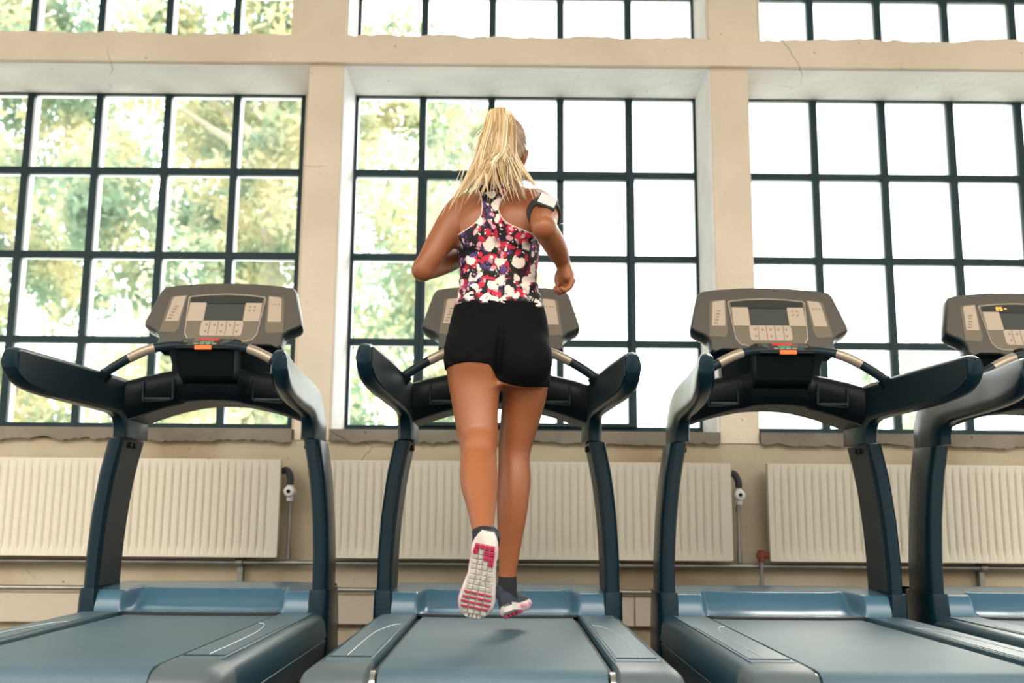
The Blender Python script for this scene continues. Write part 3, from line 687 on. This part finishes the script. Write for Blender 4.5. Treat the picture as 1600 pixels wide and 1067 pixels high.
def hair_mat(name, c1, c2, c3):
    m = bpy.data.materials.new(name); m.use_nodes = True; n = m.node_tree; b = n.nodes['Principled BSDF']; L = n.links.new
    b.inputs['Roughness'].default_value = .38; b.inputs['Subsurface Weight'].default_value = .0
    a = n.nodes.new('ShaderNodeAttribute'); a.attribute_name = 'tone'; r = n.nodes.new('ShaderNodeValToRGB')
    r.color_ramp.elements[0].color = (*c1, 1); r.color_ramp.elements[1].color = (*c3, 1); e = r.color_ramp.elements.new(.5); e.color = (*c2, 1)
    L(a.outputs['Fac'], r.inputs[0]); L(r.outputs[0], b.inputs['Base Color'])
    return m
M['hair'] = hair_mat('blonde_strands', (.26, .15, .055), (.60, .42, .20), (.88, .78, .56))
M['hairroot'] = mat('pulled_back_hair', (.42, .28, .14), .45, var=.5, vscale=30, var_col=(.20, .14, .09))
def floral():
    m = bpy.data.materials.new('floral_print_jersey'); m.use_nodes = True; n = m.node_tree; b = n.nodes['Principled BSDF']; L = n.links.new
    b.inputs['Roughness'].default_value = .6; b.inputs['Specular IOR Level'].default_value = .25
    t = n.nodes.new('ShaderNodeTexCoord')
    def warp(sc, amt, seed):
        mp_ = n.nodes.new('ShaderNodeMapping'); mp_.inputs['Location'].default_value = (seed, seed*.7, seed*1.3); L(t.outputs['Object'], mp_.inputs[0])
        no = n.nodes.new('ShaderNodeTexNoise'); no.inputs['Scale'].default_value = sc; no.inputs['Detail'].default_value = 3; L(mp_.outputs[0], no.inputs['Vector'])
        mx = n.nodes.new('ShaderNodeVectorMath'); mx.operation = 'MULTIPLY_ADD'; mx.inputs[1].default_value = (amt,)*3
        L(no.outputs['Color'], mx.inputs[0]); L(mp_.outputs[0], mx.inputs[2]); return mx.outputs[0]
    def blob(vs, seed, a, bb, wsc=22, wamt=.05):
        v = n.nodes.new('ShaderNodeTexVoronoi'); v.inputs['Scale'].default_value = vs; L(warp(wsc, wamt, seed), v.inputs['Vector'])
        r = n.nodes.new('ShaderNodeMapRange'); r.inputs[1].default_value = bb; r.inputs[2].default_value = a; L(v.outputs['Distance'], r.inputs[0]); return r.outputs[0]
    def zone(sc, seed, a, bb):
        no = n.nodes.new('ShaderNodeTexNoise'); no.inputs['Scale'].default_value = sc; no.inputs['Detail'].default_value = 2
        mp_ = n.nodes.new('ShaderNodeMapping'); mp_.inputs['Location'].default_value = (seed, -seed, seed*2); L(t.outputs['Object'], mp_.inputs[0]); L(mp_.outputs[0], no.inputs['Vector'])
        r = n.nodes.new('ShaderNodeMapRange'); r.inputs[1].default_value = a; r.inputs[2].default_value = bb; L(no.outputs[0], r.inputs[0]); return r.outputs[0]
    def mul(a, bb):
        x = n.nodes.new('ShaderNodeMath'); x.operation = 'MULTIPLY'; L(a, x.inputs[0]); L(bb, x.inputs[1]); return x.outputs[0]
    def mix(f, A, B):
        x = n.nodes.new('ShaderNodeMix'); x.data_type = 'RGBA'; L(f, x.inputs[0])
        if isinstance(A, tuple): x.inputs[6].default_value = (*A, 1)
        else: L(A, x.inputs[6])
        x.inputs[7].default_value = (*B, 1); return x.outputs[2]
    a = mix(mul(blob(26, 1, .34, .42), zone(9, 7, .49, .56)), (.012, .010, .014), (.10, .05, .20))
    a = mix(mul(blob(34, 3, .40, .48), zone(8, 2, .43, .50)), a, (.50, .02, .05))
    a = mix(mul(blob(40, 5, .30, .36), zone(10, 4, .42, .48)), a, (.68, .32, .38))
    a = mix(mul(blob(24, 8, .38, .44), zone(7, 11, .40, .48)), a, (.80, .70, .62))
    a = mix(blob(46, 12, .17, .22), a, (.80, .74, .66))
    a = mix(mul(blob(60, 15, .24, .28), zone(9, 21, .48, .54)), a, (.02, .015, .02))
    L(a, b.inputs['Base Color']); return m
M['floral'] = floral()

person = empty('person', (-.03, 3.20, 0))
tag(person, 'blonde woman seen from behind running on the centre treadmill, floral racerback top, black shorts', 'person')
class Off:      # children are modelled in world coordinates
    pass
def kid(o):
    o.parent = person; o.matrix_parent_inverse = Matrix.Translation((.03, -3.20, 0)); return o
HV = .0036
F = Field((-.34, 2.72, .36), (.25, 3.56, 1.94), HV)
# torso from stacked super-ellipses
TZ = [1.00, 1.06, 1.12, 1.19, 1.25, 1.286, 1.338, 1.40, 1.474, 1.53, 1.575, 1.605, 1.635, 1.66, 1.70]
TW = [.135, .150, .158, .152, .139, .129, .1175, .122, .133, .142, .132, .105, .070, .053, .048]
TD = [.085, .100, .108, .100, .090, .085, .080, .085, .094, .094, .086, .074, .062, .053, .050]
TX = [-.03, -.03, -.032, -.031, -.03, -.031, -.034, -.034, -.036, -.042, -.042, -.038, -.034, -.031, -.029]
TY = [3.205, 3.205, 3.205, 3.205, 3.21, 3.21, 3.215, 3.22, 3.225, 3.225, 3.22, 3.215, 3.21, 3.21, 3.215]
def torso(F):
    sl, (X, Y, Z) = F.sub((-.33, 2.95, .93), (.25, 3.5, 1.75)); zz = Z.ravel()
    def sp_(v):
        c = np.interp(zz, TZ, v); kz = 9; cc = np.convolve(np.pad(c, kz, 'edge'), np.ones(2*kz+1)/(2*kz+1), 'valid'); return cc[None, None, :].astype(np.float32)
    a, b, cx, cy = sp_(TW), sp_(TD), sp_(TX), sp_(TY); p = 2.35
    x, y_ = np.abs(X-cx)/a, np.abs(Y-cy)/b
    rr = (x**p+y_**p)**(1/p); d = (rr-1)*np.minimum(a, b)*(1+.35*np.clip(x-y_, 0, 1))
    back = 1/(1+np.exp((Y-cy)/.01)); 
    d = d + .0075*np.exp(-((X-cx)/.014)**2)*back*np.clip((Z-1.27)/.05, 0, 1)*np.clip((1.60-Z)/.05, 0, 1)
    d = np.maximum(d, np.maximum(1.00-Z, Z-1.70))
    F.union(sl, d.astype(np.float32), 0)
torso(F)
ell(F, (-.105, 3.138, 1.505), (.052, .022, .066), .03, (R(12), 'Y')); ell(F, (.030, 3.132, 1.515), (.052, .024, .066), .03, (R(-14), 'Y'))   # shoulder blades
cone(F, (-.03, 3.20, 1.60), (-.15, 3.21, 1.595), .045, .034, .04); cone(F, (-.03, 3.20, 1.61), (.085, 3.20, 1.605), .045, .038, .04)      # trapezius
ell(F, (-.10, 3.148, 1.085), (.080, .078, .080), .04); ell(F, (.046, 3.142, 1.078), (.082, .080, .082), .035)                               # glutes
ell(F, (-.085, 3.305, 1.475), (.055, .04, .05), .03); ell(F, (.02, 3.305, 1.475), (.055, .04, .05), .03)
dt = F.d.copy()                                   # torso only, for the top
LL = [(-.103, 3.18, 1.11), (-.104, 3.17, 1.025), (-.099, 3.15, .923), (-.089, 3.125, .835), (-.087, 3.10, .79), (-.085, 3.045, .735), (-.080, 3.00, .69), (-.074, 2.955, .645), (-.069, 2.905, .598), (-.066, 2.87, .565), (-.063, 2.85, .535)]
LR_ = [.083, .081, .069, .060, .054, .0555, .0535, .044, .035, .029, .028]
chain(F, LL, LR_, .02, .03, 8)
ell(F, (-.088, 3.08, .815), (.040, .03, .03), .03)
RL = [(.048, 3.21, 1.10), (.053, 3.235, 1.0), (.041, 3.26, .916), (.026, 3.278, .836), (.021, 3.28, .785), (.022, 3.272, .714), (.018, 3.268, .66), (.015, 3.27, .60), (.009, 3.28, .516), (.004, 3.29, .437), (.002, 3.292, .40), (.002, 3.295, .365)]
RR_ = [.083, .072, .063, .054, .050, .052, .0505, .046, .036, .0285, .027, .028]
chain(F, RL, RR_, .02, .012, 8)
_x = F.ax[0][:, None, None]; _y = F.ax[1][None, :, None]; _z = F.ax[2][None, None, :]
F.d += (.014*np.exp(-((_x+.027-.06*(_z-1.1))/.011)**2)/(1+np.exp((_y-3.17)/.012))*np.clip((1.19-_z)/.07, 0, 1)*np.clip((_z-1.0)/.03, 0, 1)).astype(np.float32)
dl = F.d.copy()                                   # torso and legs, for the shorts
chain(F, [(-.155, 3.215, 1.575), (-.178, 3.205, 1.545), (-.222, 3.19, 1.463), (-.252, 3.175, 1.405), (-.272, 3.175, 1.370)], [.046, .049, .0435, .037, .034], .02, .035)
chain(F, [(-.272, 3.178, 1.370), (-.235, 3.235, 1.398), (-.19, 3.30, 1.432), (-.145, 3.37, 1.475), (-.125, 3.405, 1.50)], [.034, .037, .034, .026, .022], .015)
chain(F, [(.085, 3.205, 1.590), (.105, 3.15, 1.567), (.108, 3.07, 1.520), (.102, 3.00, 1.475), (.103, 2.965, 1.452)], [.048, .050, .045, .039, .034], .02, .03)
chain(F, [(.103, 2.967, 1.450), (.122, 3.01, 1.436), (.145, 3.07, 1.415), (.162, 3.125, 1.398), (.170, 3.15, 1.385)], [.034, .0365, .034, .027, .021], .015)
# neck and head
cone(F, (-.030, 3.215, 1.64), (-.024, 3.225, 1.73), .050, .046, .03)
ell(F, (-.024, 3.225, 1.815), (.072, .090, .082), .01); ell(F, (-.024, 3.245, 1.755), (.058, .072, .070), .04); ell(F, (-.024, 3.285, 1.700), (.030, .030, .024), .03)
cone(F, (-.024, 3.318, 1.775), (-.024, 3.332, 1.745), .007, .011, .012)
ell(F, (-.024, 3.312, 1.722), (.024, .010, .009), .01); ell(F, (-.052, 3.308, 1.762), (.02, .012, .014), .012); ell(F, (.004, 3.308, 1.762), (.02, .012, .014), .012)
def ear(s): 
    c = (-.024+s*.070, 3.222, 1.758)
    ell(F, c, (.010, .018, .031), .006, (R(s*14), 'Y')); ell(F, (c[0]+s*.004, c[1]-.006, c[2]+.004), (.007, .013, .026), .004, (R(s*20), 'Y'))
ear(1); ear(-1)
# right hand: loose fist beside the hip of the forearm
cone(F, (.171, 3.152, 1.383), (.183, 3.150, 1.352), .021, .023, .012); cone(F, (.180, 3.168, 1.372), (.190, 3.165, 1.338), .014, .015, .012); cone(F, (.178, 3.132, 1.372), (.186, 3.130, 1.340), .013, .015, .012)
for i in range(4):
    L_ = [1.0, 1.1, 1.02, .86][i]; b = np.array((.186+.0042*i, 3.176-.0165*i, 1.340-.0042*i))
    chain(F, [b, b+np.array((-.011*L_, -.001, -.024*L_)), b+np.array((-.029*L_, -.003, -.037*L_)), b+np.array((-.041*L_, -.004, -.028*L_))], [.0092, .0088, .0080, .0070], .002, .004)
ell(F, (.172, 3.162, 1.342), (.016, .018, .024), .008)
chain(F, [(.166, 3.176, 1.376), (.156, 3.182, 1.358), (.152, 3.180, 1.338), (.155, 3.174, 1.324)], [.0125, .0110, .0095, .0080], .004, .008)
# left hand in front of the body
cone(F, (-.124, 3.407, 1.502), (-.108, 3.435, 1.520), .021, .024, .012); cone(F, (-.118, 3.41, 1.52), (-.096, 3.442, 1.540), .014, .015, .01); cone(F, (-.118, 3.43, 1.49), (-.098, 3.452, 1.508), .013, .014, .01)
for i in range(4):
    b = np.array((-.094+.001*i, 3.447+.002*i, 1.545-.0165*i)); L_ = [1, 1.1, 1.02, .86][i]
    chain(F, [b, b+np.array((.022*L_, .010, .002)), b+np.array((.022*L_, -.016*L_, .002)), b+np.array((.004, -.020*L_, 0))], [.0092, .0088, .008, .0072], .0035, .006)
chain(F, [(-.116, 3.412, 1.535), (-.096, 3.418, 1.556), (-.074, 3.425, 1.556)], [.0125, .0105, .0085], .005, .01)
body = kid(nets(F, F.d, 'body', 'skin', None, 2))
# clothing fields
X = F.ax[0][:, None, None]; Yg = F.ax[1][None, :, None]; Z = F.ax[2][None, None, :]
zs = F.ax[2]
hem = np.where(F.ax[0] < -.03, 1.058-.9*(F.ax[0]+.11)**2*1.2, 1.010+1.6*(F.ax[0]-.045)**2)
tt = np.clip((F.ax[0]+.060)/.034, 0, 1); tt = tt*tt*(3-2*tt)
hem = (1.060-1.6*(F.ax[0]+.115)**2)*(1-tt)+(.992+2.6*(F.ax[0]-.055)**2)*tt
wr = .0016*np.sin((Z*150+X*55+6*np.sin(X*30)))*np.clip((-.0-X)/.08, 0, 1)*np.clip((3.2-Yg)/.05, 0, 1)
ds = np.maximum(dl-.0055-wr, np.maximum(hem[:, None, None]-Z, Z-1.262-.0*X)).astype(np.float32)
kid(nets(F, ds, 'shorts', 'shorts', None, 2))
ZB = [1.455, 1.470, 1.487, 1.507, 1.527, 1.56, 1.595, 1.625, 1.66]
xl = np.interp(zs, ZB, [-.24, -.172, -.134, -.108, -.091, -.087, -.091, -.100, -.112]); xr = np.interp(zs, ZB, [.20, .088, .036, -.008, -.024, -.036, -.022, -.002, .012])
sm = lambda c: np.convolve(np.pad(c, 3, 'edge'), np.ones(7)/7, 'valid')
xl, xr = sm(xl), sm(xr); gl = np.sqrt(1+np.gradient(xl, zs)**2); gr_ = np.sqrt(1+np.gradient(xr, zs)**2)
eb = np.minimum((X-xl)/gl, (xr-X)/gr_)          # >0 inside the back panel
zf = np.clip((zs-1.46)/.1, 0, 1); fw_ = .155-.075*zf
ef = np.minimum(fw_-np.abs(X+.035), np.where(zs > 1.56, np.abs(X+.035)-.038, 1.0))
backm = (Yg < 3.205)
reg = np.where(backm, eb, ef)
wr2 = .0022*np.sin(Z*170+5*np.sin(X*22+1)+X*20)*np.clip((1.40-Z)/.06, 0, 1)
dp = np.maximum(dt-.0045-wr2, np.maximum(np.maximum(1.246-Z, Z-1.645), -reg)).astype(np.float32)
top = kid(nets(F, dp, 'racerback_top', 'floral', None, 1))
dq = np.maximum(dt-.0062, np.maximum(np.maximum(1.462-Z, Z-1.640), np.abs(eb-.002)-.0024)); dq = np.where(backm, dq, .1).astype(np.float32)
q_ = nets(F, dq, 'armhole_piping', 'gum', None, 1); q_.parent = top
dc = np.maximum(dt-.0062, np.maximum(np.abs(Z-1.640)-.007, -reg)).astype(np.float32)
q_ = nets(F, dc, 'collar_band', 'strap', None, 1); q_.parent = top
# hair pulled over the skull
Fh = Field((-.14, 3.08, 1.66), (.10, 3.36, 1.96), .003)
ell(Fh, (-.024, 3.225, 1.815), (.0775, .0955, .088), .01); ell(Fh, (-.024, 3.232, 1.770), (.066, .078, .076), .03); ell(Fh, (-.028, 3.165, 1.876), (.030, .030, .022), .03)
Xh = Fh.ax[0][:, None, None]; Yh = Fh.ax[1][None, :, None]; Zh = Fh.ax[2][None, None, :]
line = np.maximum((3.205+(Zh-1.76)*.9)*1.0-.0, 3.17)     # hairline sweeps forward with height
dh = np.maximum(Fh.d+.0012*np.sin(np.arctan2(Xh+.028, Zh-1.876)*46), np.maximum(Yh-np.minimum(line, 3.29), 1.705+(Yh-3.17)*.4-Zh)).astype(np.float32)
cap = kid(nets(Fh, dh, 'hair', 'hairroot', None, 1))
# face details on the far side
for s in (-1, 1):
    e_ = MB(); e_.loft([[(-.024+s*.028+.010*math.cos(a)*f_, 3.3205-.002*f_, 1.763+.005*math.sin(a)*f_) for a in np.linspace(0, 2*math.pi, 12, endpoint=False)] for f_ in (1, .5, .05)])
    kid(e_.build('eye', 'eye')); kid(MB().tube([(-.024+s*.014, 3.319, 1.786), (-.024+s*.03, 3.317, 1.791), (-.024+s*.045, 3.305, 1.786)], [.0018, .0025, .0012], 6).build('eyebrow', 'brow'))
kid(MB().tube([(-.044, 3.317, 1.722), (-.024, 3.324, 1.720), (-.004, 3.317, 1.722)], [.002, .005, .002], 8).build('lips', 'lip'))
# ponytail: tapered strands
rnd = random.Random(21)
root = Vector((-.030, 3.145, 1.876)); hm = MB(); tone = []
def strand(ctrl, r0, tn, flat=1.0):
    P = smooth(ctrl, 6); n_ = len(P); n0 = len(hm.v)
    rs = [r0*(.6+.6*math.sin(min(i/(n_-1)*2.2, math.pi/2)))*(1-(i/(n_-1))**3)+.0004 for i in range(n_)]
    hm.tube(P, rs, 6); tone.extend([tn]*(len(hm.v)-n0))
def lerp_tab(t, ts, vs): return float(np.interp(t, ts, vs))
for k in range(44):
    sd = (k+rnd.random())/44; front = rnd.random()          # sd: 0 left sweep .. 1 right fall
    a = rnd.uniform(0, 6.28); rr = .020*math.sqrt(rnd.random())
    st = root+Vector(((sd-.5)*.036, rr*math.sin(a)*.8, -.012))
    tp = root+Vector(((sd-.5)*.056-.003, rr*math.sin(a)*.8-.012, .002+.014*math.sin(math.pi*sd)))
    p1 = Vector((lerp_tab(sd, [0, 1], [-.072, .008]), 3.100-.018*front, 1.823))
    p2 = Vector((lerp_tab(sd, [0, .5, 1], [-.096, -.045, .013]), 3.085-.016*front, 1.728))
    q = (rnd.random()**1.6)
    ex = lerp_tab(sd, [0, .25, .5, .75, 1], [-.178, -.125, -.078, -.005, .075])+rnd.gauss(0, .010); ez = lerp_tab(sd, [0, .25, .5, .8, 1], [1.585, 1.62, 1.632, 1.625, 1.612])+rnd.gauss(0, .012)
    if rnd.random() < .15: ez += rnd.uniform(.01, .05); ex *= .9
    bow = rnd.gauss(0, .008)
    p3 = Vector((p2.x*.5+ex*.5+(.012 if sd < .5 else -.014)+bow, 3.078-.01*front, (p2.z+ez)/2+.004))
    p4 = Vector((ex, 3.082+rnd.uniform(-.012, .012), ez)); ctr = [st, tp, p1, p2, p3, p4]
    tn0 = .55+.42*math.sin(k*2.1)*rnd.uniform(.6, 1)
    w_ = [0.2, .8, 1.1, 1.1, .8, .12]
    for j in range(17):
        o = Vector((rnd.gauss(0, .0052), rnd.gauss(0, .0045), 0)); L2 = rnd.gauss(.004, .014)
        C_ = [c+o*ww for c, ww in zip(ctr, w_)]; dv = (p4-p3).normalized(); C_[-1] = C_[-1]+dv*L2*1.5
        strand(C_, rnd.uniform(.0012, .0022), min(1, max(0, tn0+rnd.gauss(0, .10))))
for i in range(26):       # flyaway wisps
    side = rnd.random(); ex = -.20+side*.30; p2 = Vector((-.06+(side-.5)*.10, 3.07, 1.775))
    e_ = Vector((ex+rnd.gauss(0, .012), 3.06+rnd.uniform(-.02, .05), 1.60-abs(rnd.gauss(0, .035))-.05*(side < .3)))
    strand([root, root+Vector((0, -.02, .006)), Vector((-.032+(side-.5)*.07, 3.09, 1.823)), p2, p2.lerp(e_, .5)+Vector((rnd.gauss(0, .012), 0, .012)), e_], .0008, .95)
po = hm.build('ponytail', 'hair', ang=180, fixn=False)
at_ = po.data.attributes.new('tone', 'FLOAT', 'POINT'); at_.data.foreach_set('value', np.array(tone, np.float32)); po.parent = cap
ti = MB().tube([root+Vector((-.0, .012, -.022)), root+Vector((0, .004, -.008)), root+Vector((0, -.002, .002))], .020, 16).build('hair_tie', 'strap'); ti.parent = cap
# arm band with phone on the right upper arm
axA = (Vector((.108, 3.07, 1.520))-Vector((.100, 3.16, 1.570))).normalized(); cA = Vector((.1077, 3.080, 1.5265))
nO = Vector((.80, -.28, .60)); nO = (nO-axA*nO.dot(axA)).normalized(); bO = axA.cross(nO)
bn = MB(); rings = []
for t_, g_ in ((-.030, .046), (-.030, .0515), (-.027, .0535), (.027, .0515), (.030, .0495), (.030, .044)):
    rings.append([tuple(cA+axA*t_+(nO*math.cos(a)+bO*math.sin(a))*g_) for a in np.linspace(0, 2*math.pi, 40, endpoint=False)])
bn.loft(rings + [rings[0]], cap=False)
band = kid(bn.build('armband', 'strap', ang=40))
e1 = Vector((.93, .05, -.36)).normalized(); e2 = Vector((.06, -.74, -.66)); e2 = (e2-e1*e2.dot(e1)).normalized(); n3 = e1.cross(e2); n3 = n3 if n3.z > 0 else -n3
cP = Vector((.112, 3.036, 1.546))
def slab(w_, l_, h0, h1, name, m, par, bev=.003):
    P = [(-w_, -l_), (w_, -l_), (w_, l_), (-w_, l_)]; b_ = MB()
    b_.loft([[tuple(cP+e1*a+e2*c+n3*h) for a, c in P] for h in (h0, h1)]); o = b_.build(name, m, bevel=bev); o.parent = par; return o
cs = slab(.031, .046, 0, .0135, 'phone_case', 'strap', band, .004)
slab(.027, .041, .0132, .0152, 'phone_window', 'phone', band, .0015)
kid(MB().tube(smooth([tuple(cA+axA*.02+nO*.062+bO*-.05), (.168, 3.09, 1.56), (.176, 3.08, 1.53), (.170, 3.07, 1.50), (.158, 3.06, 1.49)]), .0014, 6).build('earphone_wire', 'wire'))
kid(MB().tube(smooth([(.048, 3.225, 1.735), (.056, 3.20, 1.70), (.060, 3.17, 1.665), (.085, 3.13, 1.62), tuple(cA+nO*.055)]), .0012, 6).build('earphone_wire', 'wire'))

# shoes --------------------------------------------------------
def shoe(base, fwd, upv, mirror, name):
    """base: middle of the sole at the heel end; fwd: towards the toe; upv: away from the sole"""
    f_ = Vector(fwd).normalized(); u_ = Vector(upv); u_ = (u_-f_*u_.dot(f_)).normalized(); x_ = f_.cross(u_)*mirror; B = Vector(base)
    T_ = lambda x, y_, z: tuple(B+x_*x+f_*y_+u_*z)
    L = .262
    ys = [0, .012, .04, .08, .12, .16, .19, .215, .238, .254, .262]
    wl = [-.016, -.026, -.034, -.032, -.031, -.038, -.044, -.044, -.037, -.023, -.008]      # medial edge
    wr_ = [.016, .027, .034, .036, .040, .047, .051, .049, .040, .024, .008]                 # lateral edge
    hz = [.052, .070, .080, .082, .078, .062, .052, .046, .040, .032, .022]
    rz_ = [.010, .005, .0, 0, 0, 0, .002, .005, .010, .016, .021]                           # toe/heel spring
    ms = []; upr = []; yy = np.linspace(0, L, 27); N_ = 20
    for y_ in yy:
        a, b_, h_, z0 = (float(np.interp(y_, ys, q)) for q in (wl, wr_, hz, rz_)); c = (a+b_)/2; w_ = (b_-a)/2
        ms.append([T_(c+w_*sx*fx, y_, z0+zz) for sx, fx, zz in ((-1, .93, 0), (-1, 1.03, .006), (-1, 1.02, .017), (-1, .94, .024), (1, .94, .024), (1, 1.02, .017), (1, 1.03, .006), (1, .93, 0))])
        rg = []
        for k in range(N_):
            an = 2*math.pi*k/N_; cx_, sz = math.cos(an), math.sin(an)
            rg.append(T_(c+w_*.96*abs(cx_)**.7*(1 if cx_ > 0 else -1), y_, max(z0+.016, z0+.016+(h_-.016)*max(0, sz)**.8)))
        upr.append(rg)
    sh = MB().loft(ms).build(name, 'soleW', ang=50, bevel=.002); kid(sh)
    up_o = MB().loft(upr).build('shoe_upper', 'navy', ang=60); up_o.parent = sh
    cl = MB().tube([T_(0, .045, .06), T_(0, .043, .085), T_(0, .040, .098)], [.036, .034, .031], 20).build('shoe_collar', 'navy'); cl.parent = sh
    pb = MB()
    for sd in (-1, 1):
        pb.loft([[T_((float(np.interp(y_, ys, wl)) if sd < 0 else float(np.interp(y_, ys, wr_)))*1.035+sd*dx, y_, float(np.interp(y_, ys, rz_))+zz) for dx, zz in ((0, .006), (.0015, .007), (.0015, .015), (0, .016))] for y_ in np.linspace(.02, .24, 20)])
    st = pb.build('midsole_stripe', 'pinkmid'); st.parent = sh
    # outsole lugs
    gr_ = MB(); cols = [-.90, -.42, .0, .44, .90]; red_cells = []
    rows = np.linspace(.012, .252, 17)
    for i in range(16):
        y0, y1 = rows[i]+.0012, rows[i+1]-.0012; ym = (y0+y1)/2
        a, b_ = max(float(np.interp(q_, ys, wl)) for q_ in (y0, y1)), min(float(np.interp(q_, ys, wr_)) for q_ in (y0, y1)); z0 = float(np.interp(ym, ys, rz_)); c = (a+b_)/2; w_ = (b_-a)/2
        stripe = ym > .155 and ym < .215
        for j in range(4):
            x0, x1 = c+w_*cols[j]+.0012, c+w_*cols[j+1]-.0012
            h_ = .004+.001*((i+j) % 2); red = (i < 3 and not (i == 2 and j == 1)) or (i == 3 and j >= 2) or (i == 4 and j == 3)
            if red and i == 0: continue
            P = [(x0, y0), (x1, y0), (x1, y1), (x0, y1)]
            if red: red_cells.append((P, z0, .008)); continue
            if stripe:
                gr_.loft([[T_(p, q, z0+.001) for p, q in P], [T_(p, q, z0-h_) for p, q in P]])
                P2 = [(x0, y0+.004), (x1, y0+.004), (x1, y1-.003), (x0, y1-.003)]; red_cells.append((P2, z0, h_+.0022)); continue
            gr_.loft([[T_(p, q, z0+.001) for p, q in P], [T_(c+(p-c)*1.0, q, z0-h_) for p, q in P]])
    g_ = gr_.build('outsole_tread', 'lug', bevel=.0012); g_.parent = sh
    for P, z0, h_ in red_cells:
        o = MB().loft([[T_(p, q, z0+.001) for p, q in P], [T_(p, q, z0-h_) for p, q in P]]).build('magenta_lug', 'magenta', bevel=.0012); o.parent = sh
    return sh
sl_ = shoe((-.053, 2.800, .552), (-.045, .105, -.25), (0.10, .90, .40), 1, 'running_shoe')
sr_ = shoe((.014, 3.252, .306), (.12, .98, -.05), (-.36, .05, .92), 1, 'running_shoe')
kid(MB().tube(smooth([(.003, 3.290, .418), (.003, 3.292, .395), (.004, 3.297, .365), (.006, 3.303, .335)]), [.0285]*5+[.030]*6+[.031]*8, 20).build('ankle_sock', 'sock'))
kid(MB().tube(smooth([(-.0655, 2.865, .560), (-.064, 2.856, .545), (-.063, 2.848, .530)]), .0305, 20).build('ankle_sock', 'sock'))
